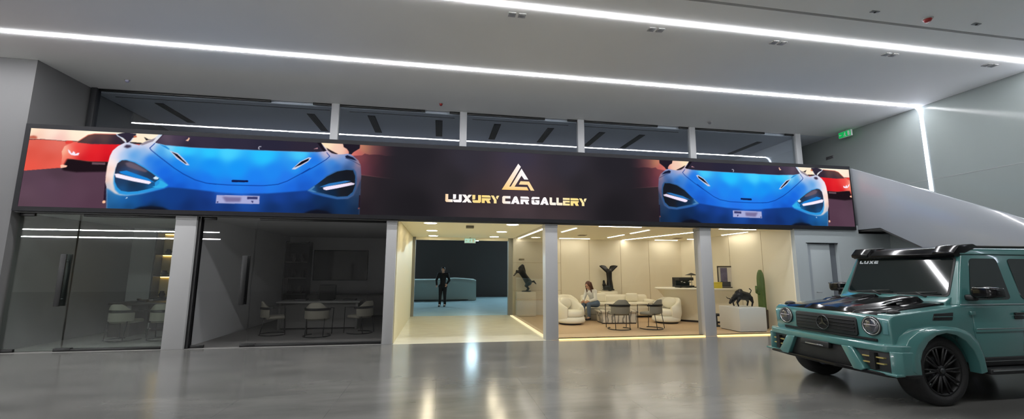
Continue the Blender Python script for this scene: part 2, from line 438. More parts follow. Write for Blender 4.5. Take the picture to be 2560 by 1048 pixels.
# ------------------------------------------------------------------ pillars and shop fronts
for i, (a, b, lab) in enumerate(((-5.42, -5.03, 'wide light grey pillar between the two dark shop bays'), (-1.19, -0.97, 'slim grey pillar left of the lit passage'),
                                 (2.46, 2.76, 'grey pillar between the passage and the lounge'), (6.50, 6.81, 'grey pillar in the middle of the lounge front'))):
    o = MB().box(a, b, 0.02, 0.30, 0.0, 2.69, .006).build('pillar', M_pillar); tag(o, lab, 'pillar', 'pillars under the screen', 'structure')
    MB().box(a - .004, b + .004, .014, .306, 2.61, 2.69).build('pillar_top_shade', mat('pillar_top_shade', (138, 138, 138), .5), o)  # shade under the screen put in as a darker band on the pillar top
M_sglass = pane_glass('shop_glass', (.90, .94, .92), 1.0)
M_sglass2 = pane_glass('shop_glass_dark', (.90, .90, .90), .55)
M_lglass = pane_glass('lounge_glass', (.97, .98, .97), .5)
def fixed_pane(n, a, b, g, label, y=.14, rail=True):
    w = struct(MB().box(a, b, y, y + .012, 0.03, 2.66), 'window_%d' % n, g, label)
    if rail:
        MB().box(a, b, y - .03, y + .035, 0.0, .05, .004).build('bottom_rail', M_black, w)
        MB().box(a + .05, b, y - .03, y + .035, 2.645, 2.69, .004).build('top_rail', M_black, w)
        MB().box(a - .13, a + .16, y - .035, y + .04, 0.0, .062, .006).build('patch_lock', M_black, w)
    return w
def glass_door(n, a, b, g, label, y=.14):
    d = struct(MB().box(a, b - .012, y, y + .012, 0.015, 2.675), 'door_%d' % n, g, label)
    MB().box(a, a + .26, y - .02, y + .03, 2.63, 2.69, .005).build('patch_fitting', M_black, d)
    MB().box(a, a + .26, y - .02, y + .03, 0.0, .06, .005).build('patch_fitting', M_black, d)
    hx = b - .14
    h = MB().box(hx - .05, hx + .05, y - .075, y - .045, .86, 1.88, .006).box(hx - .05, hx + .05, y + .057, y + .087, .86, 1.88, .006).build('pull_handle', M_black, d)
    MB().tube([(hx, y - .05, 1.0), (hx, y + .06, 1.0)], .012).tube([(hx, y - .05, 1.74), (hx, y + .06, 1.74)], .012).build('handle_bolt', M_spot, h)
    return d
glass_door(2, -8.26, -7.22, M_sglass, 'frameless glass door of the leftmost bay with a tall black pull')
fixed_pane(6, -7.20, -5.42, M_sglass, 'fixed glass pane of the leftmost bay')
glass_door(3, -4.97, -3.92, M_sglass2, 'frameless glass door of the dark office bay with a tall black pull')
fixed_pane(7, -3.90, -1.22, M_sglass2, 'fixed glass pane of the dark office bay')
fixed_pane(8, 2.78, 6.49, M_lglass, 'clear glass pane in front of the lounge seats', rail=False)
fixed_pane(9, 6.83, 9.23, M_lglass, 'clear glass pane in front of the bull statue', rail=False)
struct(MB().box(-5.03, -4.97, .08, .2, 0, 2.69), 'trim_9', M_black)
for n, a, b in ((10, 2.77, 6.5), (11, 6.82, 9.24)):
    struct(MB().box(a, b, .11, .17, 0, .03), 'trim_%d' % n, M_black, 'thin black sill under the lounge glass')
# glowing lines on the floor
tag(MB().box(2.78, 6.48, .0, .07, 0, .022).build('floor_light_line', M_gold), 'golden light line on the floor under the lounge seats pane', 'light', 'golden floor light lines', 'thing')
tag(MB().box(6.83, 9.22, .0, .07, 0, .022).build('floor_light_line', M_gold), 'golden light line on the floor under the pane with the bull statue', 'light', 'golden floor light lines', 'thing')
tag(MB().box(2.50, 2.585, .32, 5.3, 0, .022).build('floor_light_line', glow('cream_led', (255, 236, 186), 1.1)), 'cream light line on the floor along the right side of the passage', 'light', 'golden floor light lines', 'thing')

# passage
struct(MB().box(-1.07, -0.95, .12, 5.7, 0, 2.76), 'wall_passage', mat('passage_wall', (205, 195, 158), .5), 'cream left wall of the lit passage')
struct(MB().box(-1.07, 2.62, .10, 5.7, 2.75, 2.84), 'ceiling_passage', M_creamc, 'cream ceiling of the lit passage')
struct(MB().box(-.95, 2.62, 5.55, 5.7, 2.655, 2.76), 'trim_12', M_cream)
struct(MB().box(-.95, -.85, 5.5, 5.7, 0, 2.76), 'trim_13', mat('grey_jamb', (120, 122, 120), .5))
struct(MB().box(2.46, 2.62, 5.5, 5.7, 0, 2.76), 'trim_14', mat('grey_jamb', (120, 122, 120), .5))
struct(MB().box(2.60, 2.612, .34, 5.4, .02, 2.74), 'window_10', pane_glass('passage_glass', (.97, .98, .97), .4), 'clear glass side between passage and lounge')
dl0 = None
for k, (x, y) in enumerate(((-.25, .92), (-.25, 2.98), (-.24, 4.95), (1.82, .88), (1.84, 2.96), (1.86, 4.9))):
    lab = 'round lit downlight in the passage ceiling, %s row, %s' % (('left', 'right')[k // 3], ('nearest the screen', 'in the middle', 'nearest the dark hall')[k % 3])
    if dl0 is None:
        dl0 = thing('ceiling_downlight', lab, 'downlight', (x, y, 2.75), 0, 'passage downlights')
        MB().lathe([(.15, 0), (.18, -.004), (.18, 0), (.15, 0)], (0, 0, 0), 'z', 28).build('rim', mat('lamp_rim', (238, 234, 220), .4), dl0)
        MB().lathe([(0, -.003), (.15, -.003), (.15, 0), (0, 0)], (0, 0, 0), 'z', 28).build('diffuser', M_down, dl0)
    else: again(dl0, (x, y, 2.75), None, lab)
t = thing('ceiling_camera', 'small grey box on the passage ceiling near its entrance', 'camera', (.76, 1.35, 2.75))
MB().box(-.10, .10, -.06, .06, -.07, 0, .008).build('housing', mat('cam_grey', (120, 116, 100), .5), t); MB().lathe([(0, -.066), (.025, -.066), (.03, -.05), (0, -.05)], (0, 0, 0), 'z', 16).build('lens', M_black, t)
exit_sign('pale green exit sign hanging over the far end of the passage', (1.05, 5.40, 2.545), 0, glow('exit_pale', (190, 235, 210), .8), .40, .17)
MB().tube([(0, 0, .165), (0, 0, .206)], .012).build('hanger', M_spot, bpy.data.objects['exit_sign.001'])
# ------------------------------------------------------------------ LED screen
SX0, SX1, SZ0, SZ1 = -8.255, 11.13, 2.712, 4.480
IX0, IX1, IZ0, IZ1 = -8.165, 11.10, 2.800, 4.388
YS = -0.06
PIC = '''[["f",[[-8.276,4.434],[-6.389,4.474],[-3.199,4.439],[-0.614,4.456],[-0.604,4.173],[-0.931,4.174],[-1.948,4.123],[-3.172,4.061],[-6.357,4.2],[-7.576,4.158],[-7.942,4.172],[-8.252,4.16]],[[-8.17,4.345,255,236,205],[-7.772,4.312,255,235,215],[-8.071,4.199,250,200,180],[-7.677,4.202,250,195,185],[-7.378,4.355,255,240,215],[-7.056,4.375,255,250,225],[-6.562,4.385,255,250,230],[-6.025,4.35,255,240,215],[-6.218,4.26,255,235,205],[-2.564,4.348,255,232,195],[-2.325,4.235,245,205,185],[-1.742,4.329,240,160,120],[-1.872,4.173,225,110,105],[-1.442,4.303,220,125,115],[-1.336,4.179,195,90,100],[-1.14,4.319,160,85,105],[-0.938,4.351,95,55,75],[-0.671,4.322,50,38,48]],3,0],["p",[[-8.172,4.174],[-8.17,4.216],[-8.108,4.238],[-8.046,4.223],[-8.033,4.172]],[190,95,75],1],["f",[[-8.265,4.14],[-7.941,4.164],[-7.575,4.151],[-6.352,4.161],[-2.026,4.123],[-1.792,4.146],[-1.735,4.191],[-1.634,4.169],[-1.516,4.181],[-1.376,4.177],[-1.274,4.157],[-0.604,4.191],[-0.582,3.551],[-1.806,3.671],[-6.298,3.696],[-7.548,3.597],[-8.204,3.504]],[[-8.135,4.1,225,100,85],[-8.106,3.894,222,85,70],[-8.066,3.615,235,88,72],[-7.665,4.107,232,115,100],[-7.73,4.008,225,105,92],[-7.783,3.816,220,85,70],[-7.632,3.635,235,95,80],[-1.788,4.072,150,75,82],[-1.697,3.843,135,65,80],[-1.53,4.063,125,62,70],[-1.416,3.771,110,55,68],[-1.231,4.078,90,48,58],[-1.214,3.695,80,45,55],[-0.919,3.878,50,36,42],[-0.618,4.0,36,32,36]],3,0],["f",[[-8.204,3.504],[-7.548,3.597],[-6.294,3.658],[-1.827,3.695],[-1.778,3.693],[-1.411,3.656],[-0.583,3.583],[-0.552,2.711],[-3.075,2.711],[-6.191,2.775],[-8.223,2.791]],[[-8.101,3.427,88,66,80],[-7.586,3.524,78,58,70],[-7.706,3.258,92,68,84],[-8.064,3.06,96,72,86],[-7.212,3.09,90,64,80],[-8.106,2.822,88,66,78],[-6.93,3.382,86,60,76],[-6.871,2.915,84,58,74],[-1.723,3.59,62,48,54],[-1.597,3.428,56,44,50],[-1.381,3.02,46,38,44],[-1.202,3.443,46,38,44],[-0.99,3.136,38,33,38],[-0.64,3.464,32,29,33],[-1.648,2.889,40,32,38]],3,0],["l",[[-1.778,3.697],[-1.411,3.66],[-0.909,3.619]],[150,90,95],0.012],["p",[[-7.513,3.631],[-7.462,3.785],[-7.367,3.789],[-7.09,3.755],[-6.718,3.763],[-6.692,3.554],[-7.268,3.519],[-7.486,3.543],[-7.529,3.573]],[30,20,26],1],["f",[[-7.557,3.837],[-7.577,3.931],[-7.545,4.047],[-7.442,4.11],[-7.365,4.139],[-7.09,4.13],[-6.435,4.153],[-6.392,3.789],[-6.751,3.762],[-7.059,3.76],[-7.319,3.782],[-7.464,3.798],[-7.486,3.783],[-7.53,3.639],[-7.549,3.639]],[[-7.552,3.923,255,205,165],[-7.526,4.019,255,215,190],[-7.471,3.851,245,110,90],[-7.436,4.063,245,95,85],[-7.335,4.03,238,55,55],[-7.007,3.99,232,38,45],[-7.07,3.852,222,28,38],[-6.764,4.002,222,25,38],[-6.74,3.81,200,18,32],[-6.607,4.069,225,35,45],[-7.205,3.769,200,25,35]],3,0],["f",[[-7.349,4.135],[-7.16,4.3],[-7.051,4.336],[-6.658,4.35],[-6.471,4.174],[-6.483,4.138],[-7.088,4.116]],[[-7.259,4.188,85,60,62],[-7.124,4.273,110,75,68],[-6.881,4.287,95,70,68],[-6.548,4.268,60,45,58],[-7.029,4.162,60,45,58],[-6.619,4.166,48,38,52]],3,0],["l",[[-7.349,4.138],[-7.161,4.304],[-7.051,4.336],[-6.658,4.35]],[225,120,100],0.012],["p",[[-7.549,4.137],[-7.513,4.164],[-7.433,4.168],[-7.392,4.146],[-7.442,4.11],[-7.527,4.092]],[228,70,62],0],["p",[[-7.564,3.653],[-7.526,3.666],[-7.444,3.647],[-7.452,3.615],[-7.547,3.591]],[255,196,170],0],["p",[[-7.476,3.984],[-7.438,3.957],[-7.407,3.907],[-7.391,3.908],[-7.381,3.951],[-7.345,3.924],[-7.333,3.892],[-7.301,3.917],[-7.268,3.922],[-7.279,3.87],[-7.345,3.861],[-7.41,3.873],[-7.455,3.918]],[250,238,255],0],["p",[[-7.023,3.735],[-6.788,3.739],[-6.783,3.697],[-7.018,3.69]],[105,80,90],0],["p",[[-6.742,3.326],[-6.705,3.327],[-6.664,2.97],[-6.723,2.946]],[42,26,42],0],["p",[[-6.74,2.931],[-6.73,2.957],[-6.702,2.962],[-6.683,2.94],[-6.686,2.91],[-6.713,2.898],[-6.734,2.908]],[255,196,160],0],["f",[[-6.649,2.793],[-6.703,3.233],[-6.734,3.326],[-6.745,3.478],[-6.744,3.669],[-6.721,3.881],[-6.686,3.999],[-6.6,4.101],[-6.492,4.176],[-6.41,4.184],[-6.307,4.156],[-6.221,4.138],[-6.077,4.209],[-5.953,4.315],[-5.863,4.42],[-2.743,4.433],[-2.662,4.374],[-2.558,4.254],[-2.517,4.214],[-2.417,4.156],[-2.319,4.14],[-2.184,4.151],[-2.068,4.174],[-1.987,4.125],[-1.864,4.026],[-1.81,3.923],[-1.783,3.672],[-1.787,3.504],[-1.782,3.214],[-1.777,2.753]],[[-6.715,3.365,250,190,165],[-6.71,3.594,255,215,200],[-6.688,3.748,255,238,236],[-6.644,3.924,246,232,242],[-6.593,4.043,240,228,240],[-6.488,4.137,232,225,238],[-6.337,4.131,225,222,240],[-6.201,4.113,225,215,232],[-6.072,4.16,240,225,235],[-5.947,4.256,245,235,235],[-5.999,4.114,205,210,235],[-6.494,3.912,170,200,240],[-6.39,4.015,150,190,235],[-6.315,3.941,75,155,228],[-6.239,4.003,95,165,230],[-6.126,4.048,130,180,232],[-5.97,3.86,38,125,230],[-5.819,4.025,55,155,232],[-5.828,4.104,90,180,240],[-5.827,3.789,30,115,228],[-5.658,4.113,140,220,252],[-5.485,4.102,70,205,252],[-5.309,4.072,50,200,255],[-5.287,3.854,30,150,242],[-5.45,3.768,30,130,235],[-4.872,4.075,45,200,255],[-4.843,3.776,25,145,245],[-4.902,3.476,30,122,238],[-5.417,3.455,25,108,225],[-5.688,3.6,25,105,225],[-5.579,3.371,25,95,212],[-5.399,3.281,24,85,195],[-5.057,3.294,28,100,215],[-6.621,3.33,255,235,225],[-6.631,3.482,255,240,236],[-6.681,3.29,160,180,205],[-4.543,4.08,70,210,255],[-3.816,4.04,40,195,255],[-4.331,3.712,25,152,248],[-4.773,3.692,25,150,246],[-3.604,3.684,32,135,242],[-3.077,4.094,70,205,252],[-3.318,3.554,38,122,236],[-3.956,3.528,30,130,242],[-3.937,3.298,38,115,232],[-4.471,3.289,36,122,236],[-4.911,3.312,32,118,234],[-2.933,3.386,28,95,205],[-3.212,3.375,30,105,222],[-2.779,3.885,38,135,238],[-3.149,3.786,40,150,242],[-2.786,3.939,30,112,228],[-2.962,3.745,32,120,232],[-2.405,3.958,48,132,222],[-2.216,4.03,95,145,212],[-2.259,4.107,165,170,205],[-2.514,4.172,210,190,205],[-2.376,4.116,195,180,205],[-2.104,4.109,150,160,205],[-2.017,3.955,70,112,172],[-1.841,3.963,190,150,165],[-1.851,3.773,125,125,165],[-1.814,3.524,110,100,130],[-2.988,3.58,28,102,218],[-2.974,3.377,28,90,196],[-2.303,3.858,42,108,195],[-2.677,3.717,30,105,215],[-2.088,3.826,50,85,140]],4,0],["f",[[-6.649,2.793],[-6.701,3.214],[-6.635,3.178],[-6.537,3.106],[-6.443,3.076],[-6.312,3.072],[-6.054,3.119],[-5.731,3.219],[-5.585,3.274],[-5.398,3.266],[-5.052,3.239],[-4.684,3.206],[-4.815,3.213],[-4.462,3.187],[-4.107,3.191],[-3.658,3.21],[-3.295,3.251],[-3.02,3.285],[-2.887,3.302],[-2.874,3.289],[-2.777,3.238],[-2.547,3.184],[-2.259,3.133],[-2.04,3.148],[-1.928,3.222],[-1.868,3.377],[-1.786,3.588],[-1.787,3.504],[-1.782,3.214],[-1.777,2.753]],[[-5.516,3.103,22,62,135],[-5.718,3.096,22,65,140],[-5.94,2.993,22,70,150],[-6.201,2.966,25,90,162],[-6.529,2.975,38,105,165],[-6.635,3.178,75,145,200],[-6.48,3.108,40,130,200],[-6.367,2.98,28,98,172],[-5.858,2.854,20,38,65],[-5.187,2.883,20,46,104],[-5.377,3.069,22,60,132],[-4.785,3.167,24,58,135],[-4.852,2.97,22,50,115],[-6.513,2.844,30,80,130],[-6.27,2.851,24,65,110],[-6.669,3.064,40,90,140],[-4.638,3.194,36,92,192],[-4.198,3.21,36,100,205],[-3.923,3.13,28,72,155],[-3.469,3.125,26,66,150],[-4.435,2.898,22,52,118],[-3.543,2.904,20,48,102],[-2.808,2.925,18,40,86],[-3.012,3.18,24,62,140],[-1.846,3.315,60,80,115],[-1.855,3.129,34,62,100],[-2.634,3.064,20,46,88],[-2.158,3.038,20,50,92],[-1.861,2.883,20,44,78],[-2.963,3.215,24,66,150],[-2.983,2.973,20,45,92],[-2.524,2.825,18,28,50]],3,1],["f",[[-5.933,4.207],[-5.8,4.423],[-2.778,4.442],[-2.612,4.194],[-2.726,4.176],[-3.179,4.148],[-2.931,4.164],[-4.008,4.149],[-5.08,4.143],[-5.229,4.14],[-5.732,4.164]],[[-5.843,4.242,70,58,78],[-5.75,4.327,95,80,95],[-5.51,4.34,72,60,80],[-4.983,4.31,55,48,66],[-5.321,4.191,48,42,60],[-4.564,4.306,48,44,62],[-3.652,4.296,42,40,58],[-2.901,4.295,45,40,56],[-2.905,4.288,48,42,56]],3,0],["l",[[-5.926,4.217],[-5.792,4.404]],[60,45,62],0.012],["l",[[-5.724,4.165],[-5.229,4.14],[-4.771,4.136],[-4.55,4.149],[-4.008,4.145],[-2.779,4.168]],[95,150,205],0.008],["p",[[-2.769,4.4],[-2.679,4.401],[-2.619,4.303],[-2.546,4.212],[-2.612,4.19]],[26,22,32],0],["p",[[-6.222,4.149],[-6.113,4.226],[-5.928,4.316],[-5.978,4.234],[-6.162,4.141]],[150,140,150],0],["p",[[-6.158,4.323],[-6.068,4.278],[-6.018,4.281],[-6.106,4.243]],[50,42,48],0],["p",[[-2.56,4.285],[-2.44,4.218],[-2.301,4.151],[-2.339,4.143],[-2.437,4.161],[-2.527,4.224]],[46,36,44],0],["p",[[-6.654,4.348],[-6.559,4.382],[-6.485,4.398],[-6.299,4.383],[-6.316,4.313],[-6.355,4.287],[-6.375,4.241],[-6.411,4.19],[-6.451,4.178],[-6.483,4.235],[-6.538,4.281],[-6.625,4.315]],[48,42,58],0],["p",[[-6.352,4.331],[-6.295,4.344],[-6.282,4.305],[-6.331,4.293]],[200,110,80],0],["l",[[-6.659,4.348],[-6.625,4.311],[-6.536,4.265],[-6.462,4.171]],[205,215,240],0.014],["l",[[-6.355,4.282],[-6.384,4.221],[-6.418,4.184]],[205,205,230],0.012],["p",[[-2.219,4.414],[-1.845,4.409],[-1.849,4.302],[-1.916,4.256],[-1.982,4.206],[-2.018,4.155],[-2.077,4.163],[-2.08,4.216],[-2.123,4.277],[-2.194,4.316]],[34,28,40],0],["p",[[-6.498,4.087],[-6.455,4.138],[-6.379,4.133],[-6.358,4.095],[-6.429,4.062]],[60,50,72],1],["p",[[-2.153,4.113],[-2.105,4.136],[-1.986,4.094],[-1.893,4.014],[-2.002,4.04],[-2.13,4.065]],[22,30,58],0],["l",[[-2.14,4.065],[-1.981,4.009],[-1.819,3.918]],[60,70,110],0.01],["p",[[-6.602,3.445],[-6.585,3.638],[-6.53,3.794],[-6.434,3.822],[-6.246,3.779],[-6.068,3.68],[-5.868,3.544],[-5.721,3.433],[-5.593,3.316],[-5.659,3.252],[-5.894,3.176],[-6.135,3.105],[-6.329,3.079],[-6.463,3.099],[-6.546,3.182],[-6.59,3.313]],[45,150,222],1],["f",[[-6.591,3.484],[-6.592,3.599],[-6.569,3.735],[-6.498,3.802],[-6.416,3.809],[-6.261,3.765],[-6.083,3.666],[-5.901,3.542],[-5.772,3.441],[-5.848,3.361],[-5.837,3.265],[-5.965,3.218],[-6.142,3.168],[-6.305,3.149],[-6.438,3.167],[-6.515,3.24],[-6.57,3.352]],[[-6.56,3.639,40,36,48],[-6.459,3.759,62,52,60],[-6.283,3.671,88,76,90],[-6.111,3.62,70,62,76],[-5.936,3.55,45,45,60],[-6.437,3.567,36,70,120],[-6.235,3.538,30,90,160],[-6.475,3.336,35,60,95],[-6.241,3.307,28,40,52],[-6.07,3.256,22,50,80],[-6.426,3.205,30,90,150],[-6.228,3.193,20,60,110],[-5.904,3.262,26,110,180],[-5.996,3.49,24,60,100]],3,0],["p",[[-6.434,3.751],[-6.345,3.774],[-6.205,3.713],[-6.008,3.596],[-6.039,3.575],[-6.211,3.616],[-6.383,3.676]],[105,92,108],1],["p",[[-6.518,3.564],[-6.39,3.592],[-6.183,3.517],[-5.992,3.451],[-5.848,3.361],[-5.916,3.373],[-6.259,3.46],[-6.481,3.527]],[28,130,215],0],["p",[[-5.889,3.278],[-5.806,3.293],[-5.762,3.345],[-5.769,3.412],[-5.717,3.395],[-5.598,3.316],[-5.669,3.263],[-5.819,3.25]],[50,175,235],0],["p",[[-6.594,3.513],[-6.538,3.521],[-6.224,3.446],[-5.943,3.386],[-5.911,3.358],[-5.952,3.324],[-6.249,3.374],[-6.561,3.443]],[248,238,255],0],["p",[[-5.892,3.456],[-5.846,3.496],[-5.783,3.46],[-5.805,3.43],[-5.855,3.428]],[215,235,250],0],["p",[[-2.89,3.299],[-2.742,3.422],[-2.703,3.403],[-2.519,3.641],[-2.335,3.756],[-2.126,3.816],[-1.951,3.824],[-1.898,3.75],[-1.87,3.584],[-1.878,3.376],[-1.928,3.23],[-2.04,3.16],[-2.26,3.141],[-2.548,3.197],[-2.778,3.254]],[50,95,150],1],["f",[[-2.866,3.304],[-2.724,3.431],[-2.5,3.631],[-2.296,3.75],[-2.105,3.796],[-1.965,3.794],[-1.913,3.666],[-1.902,3.458],[-1.946,3.301],[-2.052,3.201],[-2.262,3.182],[-2.551,3.245]],[[-2.569,3.515,28,36,48],[-2.348,3.648,26,30,38],[-2.081,3.701,24,26,34],[-1.96,3.622,24,28,36],[-2.653,3.348,22,40,66],[-2.172,3.283,30,30,36],[-2.361,3.236,18,40,70],[-1.982,3.331,22,28,38],[-2.783,3.323,40,110,180]],3,0],["p",[[-2.655,3.383],[-2.452,3.474],[-2.111,3.55],[-1.994,3.548],[-2.108,3.506],[-2.448,3.413]],[48,120,190],0],["p",[[-2.884,3.299],[-2.751,3.41],[-2.74,3.386],[-2.801,3.318],[-2.686,3.275],[-2.76,3.267]],[75,130,185],0],["p",[[-2.575,3.375],[-2.504,3.401],[-1.992,3.515],[-1.91,3.495],[-1.928,3.466],[-2.274,3.374],[-2.499,3.321],[-2.553,3.335]],[245,232,255],0],["l",[[-5.94,4.193],[-6.021,4.089],[-5.991,4.046],[-5.842,3.926],[-5.527,3.685],[-5.343,3.566],[-5.107,3.448],[-4.893,3.388],[-4.699,3.37],[-4.831,3.38],[-4.478,3.364],[-4.122,3.365],[-3.762,3.375],[-3.492,3.415],[-3.313,3.493],[-3.047,3.667],[-2.868,3.798],[-3.032,3.67],[-2.779,3.836],[-2.543,4.014],[-2.475,4.09],[-2.543,4.171]],[14,60,150],0.013],["p",[[-5.652,4.054],[-5.492,4.007],[-5.358,3.881],[-5.242,3.754],[-5.302,3.755],[-5.497,3.888]],[205,208,232],0],["p",[[-5.612,4.032],[-5.498,3.983],[-5.294,3.787],[-5.328,3.789],[-5.492,3.92]],[16,12,24],0],["p",[[-3.24,3.761],[-3.085,3.937],[-2.913,4.045],[-2.85,4.035],[-2.915,3.945],[-3.166,3.76]],[205,208,232],0],["p",[[-3.191,3.8],[-3.048,3.945],[-2.898,4.025],[-2.913,3.97],[-3.061,3.868]],[16,12,24],0],["p",[[-5.853,4.178],[-5.73,4.149],[-5.646,4.084],[-5.671,4.073]],[36,140,215],0],["p",[[-4.411,3.465],[-4.396,3.476],[-4.096,3.48],[-4.082,3.462],[-4.092,3.436],[-4.395,3.428],[-4.408,3.438]],[16,26,72],0],["p",[[-4.668,3.14],[-3.834,3.149],[-3.829,2.974],[-4.669,2.965]],[168,172,216],0],["p",[[-4.56,3.109],[-4.189,3.105],[-4.198,3.012],[-4.48,2.998]],[120,112,155],2],["p",[[-4.075,3.125],[-3.872,3.128],[-3.871,3.072],[-4.073,3.07]],[58,60,110],0],["p",[[-3.994,3.038],[-3.944,3.036],[-3.957,2.986],[-3.985,3.017]],[58,60,110],0],["p",[[-4.652,3.004],[-4.62,3.003],[-4.621,2.978],[-4.653,2.979]],[58,60,110],0],["p",[[-6.197,2.787],[-6.056,2.848],[-5.86,2.872],[-5.658,2.854],[-5.517,2.797]],[20,24,38],2],["p",[[-3.005,2.762],[-2.808,2.857],[-2.66,2.892],[-2.47,2.856],[-2.294,2.77]],[20,22,34],2],["p",[[-5.374,4.288],[-5.334,4.321],[-5.318,4.362],[-5.297,4.333],[-5.321,4.275]],[240,190,165],0],["l",[[-3.896,4.235],[-3.933,4.233],[-3.943,4.202],[-3.928,4.174]],[200,200,215],0.012],["p",[[-2.825,4.24],[-2.742,4.275],[-2.734,4.244]],[190,140,150],0],["p",[[-6.341,3.015],[-6.317,3.042],[-6.299,3.029],[-6.324,3.01]],[200,225,245],0],["p",[[-1.806,3.234],[-1.779,3.235],[-1.772,2.947],[-1.803,2.946]],[40,24,36],0],["p",[[-1.814,2.95],[-1.78,2.951],[-1.782,2.922],[-1.809,2.922]],[150,90,90],0]]'''
import json as _json
STEP = 0.0112
NX = int((IX1 - IX0) / STEP) + 1; NZ = int((IZ1 - IZ0) / STEP) + 1
XS = np.linspace(IX0, IX1, NX); ZS = np.linspace(IZ0, IZ1, NZ)
XC = 1.798
def raster(ops):
    """draw the picture of one half on a pixel grid, 3 x 3 samples per pixel"""
    K = 3
    x0, x1 = IX0, XC
    nx = int((x1 - x0) / STEP) + 1
    gx = x0 + STEP * np.arange(nx); gz = ZS
    dz = ZS[1] - ZS[0]
    # plain dark backdrop, warmer around the emblem
    img = np.zeros((NZ, nx, 3), np.float32)
    def idw(X, Z, sm, pw):
        sm = np.array(sm, np.float64)
        num = np.zeros(X.shape + (3,)); den = np.zeros(X.shape)
        for u, z, r, g, b in sm:
            w = 1.0 / (((X - u) ** 2 + (Z - z) ** 2) + 1.2e-2) ** (pw / 2)
            num += w[..., None] * np.array((r, g, b)); den += w
        return num / den[..., None]
    GX, GZ = np.meshgrid(gx, gz)
    base = [(-.6, 4.2, 38, 36, 42), (-.6, 3.0, 32, 30, 34), (.2, 3.6, 44, 41, 46), (.6, 4.2, 52, 49, 58), (1.8, 4.25, 60, 55, 70), (1.8, 3.7, 70, 58, 66), (.9, 3.2, 58, 48, 52), (1.8, 3.05, 76, 62, 66), (1.0, 2.9, 64, 54, 57), (1.8, 2.84, 68, 58, 62), (-2, 3.5, 34, 31, 35), (-2, 4.2, 40, 34, 42)]
    img[:] = idw(GX, GZ, base, 3)
    def inside(px, pz, poly):
        c = np.zeros(px.shape, bool); n = len(poly); j = n - 1
        for i in range(n):
            xi, zi = poly[i]; xj, zj = poly[j]
            if zi != zj:
                t = ((zi > pz) != (zj > pz)) & (px < (xj - xi) * (pz - zi) / (zj - zi) + xi)
                c ^= t
            j = i
        return c
    def win(pts, pad):
        u = [p[0] for p in pts]; v = [p[1] for p in pts]
        i0 = max(0, int((min(u) - pad - x0) / STEP)); i1 = min(nx, int((max(u) + pad - x0) / STEP) + 2)
        j0 = max(0, int((min(v) - pad - IZ0) / dz)); j1 = min(NZ, int((max(v) + pad - IZ0) / dz) + 2)
        return i0, i1, j0, j1
    def soften(a, n):
        for _ in range(n):
            p = np.pad(a, 1, mode='edge'); a = (p[1:-1, :-2] + p[1:-1, 2:] + p[:-2, 1:-1] + p[2:, 1:-1] + 2 * a) / 6
        return a
    for op in ops:
        pad = .12
        i0, i1, j0, j1 = win(op[1], pad)
        if i1 <= i0 or j1 <= j0: continue
        X = GX[j0:j1, i0:i1]; Z = GZ[j0:j1, i0:i1]
        if op[0] == 'l':
            d = np.full(X.shape, 9.0)
            for (ax, az), (bx, bz) in zip(op[1][:-1], op[1][1:]):
                vx, vz = bx - ax, bz - az; t = np.clip(((X - ax) * vx + (Z - az) * vz) / (vx * vx + vz * vz + 1e-9), 0, 1)
                d = np.minimum(d, np.hypot(X - ax - t * vx, Z - az - t * vz))
            a = np.clip((op[3] * .6 - d) / STEP + .5, 0, 1)
            colr = np.array(op[2], float)
        else:
            a = np.zeros(X.shape)
            for p in range(K):
                for q in range(K):
                    a += inside(X + ((p + .5) / K - .5) * STEP, Z + ((q + .5) / K - .5) * dz, op[1])
            a /= K * K
            soft = op[-1]
            if soft: a = soften(a, soft * 3)
            colr = np.array(op[2], float) if op[0] == 'p' else idw(X, Z, op[2], op[3])
        img[j0:j1, i0:i1] = img[j0:j1, i0:i1] * (1 - a[..., None]) + colr * a[..., None]
    # the landscape fades into the dark middle
    fade = np.clip((GX - (-2.2)) / 1.25, 0, 1); fade = fade * fade * (3 - 2 * fade)
    img = img * (1 - fade[..., None]) + idw(GX, GZ, base, 3) * fade[..., None]
    return gx, img
gx, half = raster(_json.loads(PIC))
full = np.zeros((NZ, NX, 3))
for i, x in enumerate(XS):
    s = x if x <= XC else 2 * XC - x
    f = (s - IX0) / STEP
    k = int(min(max(f, 0), len(gx) - 2)); t = min(max(f - k, 0), 1)
    full[:, i] = half[:, k] * (1 - t) + half[:, k + 1] * t
full = full / 255.0
full = np.where(full <= .04045, full / 12.92, ((full + .055) / 1.055) ** 2.4)

screen = thing('led_screen', 'very wide LED screen showing two mirrored blue sports cars, over the shop fronts', 'screen', (0, 0, 0))
MB().box(SX0, SX1, YS, .05, IZ1, SZ1).box(SX0, SX1, YS, .05, SZ0, IZ0).box(SX0, IX0, YS, .05, IZ0, IZ1).box(IX1, SX1, YS, .05, IZ0, IZ1).build('frame', mat('screen_frame', (22, 22, 26), .5, spec=.2), screen)
me = bpy.data.meshes.new('display')
idx = np.arange(NX * NZ).reshape(NZ, NX)
co = np.zeros((NZ, NX, 3)); co[..., 0] = XS[None, :]; co[..., 1] = YS + .006; co[..., 2] = ZS[:, None]
q = np.stack([idx[:-1, :-1], idx[:-1, 1:], idx[1:, 1:], idx[1:, :-1]], -1).reshape(-1)
nf = (NX - 1) * (NZ - 1)
me.vertices.add(NX * NZ); me.vertices.foreach_set('co', co.reshape(-1))
me.loops.add(nf * 4); me.loops.foreach_set('vertex_index', q.astype(np.int32))
me.polygons.add(nf); me.polygons.foreach_set('loop_start', (np.arange(nf) * 4).astype(np.int32))
me.update(calc_edges=True)
at = me.color_attributes.new('pixel', 'FLOAT_COLOR', 'POINT')
at.data.foreach_set('color', np.concatenate([full, np.ones((NZ, NX, 1))], -1).reshape(-1).astype(np.float32))
M_pix = picture_material(); me.materials.append(M_pix)
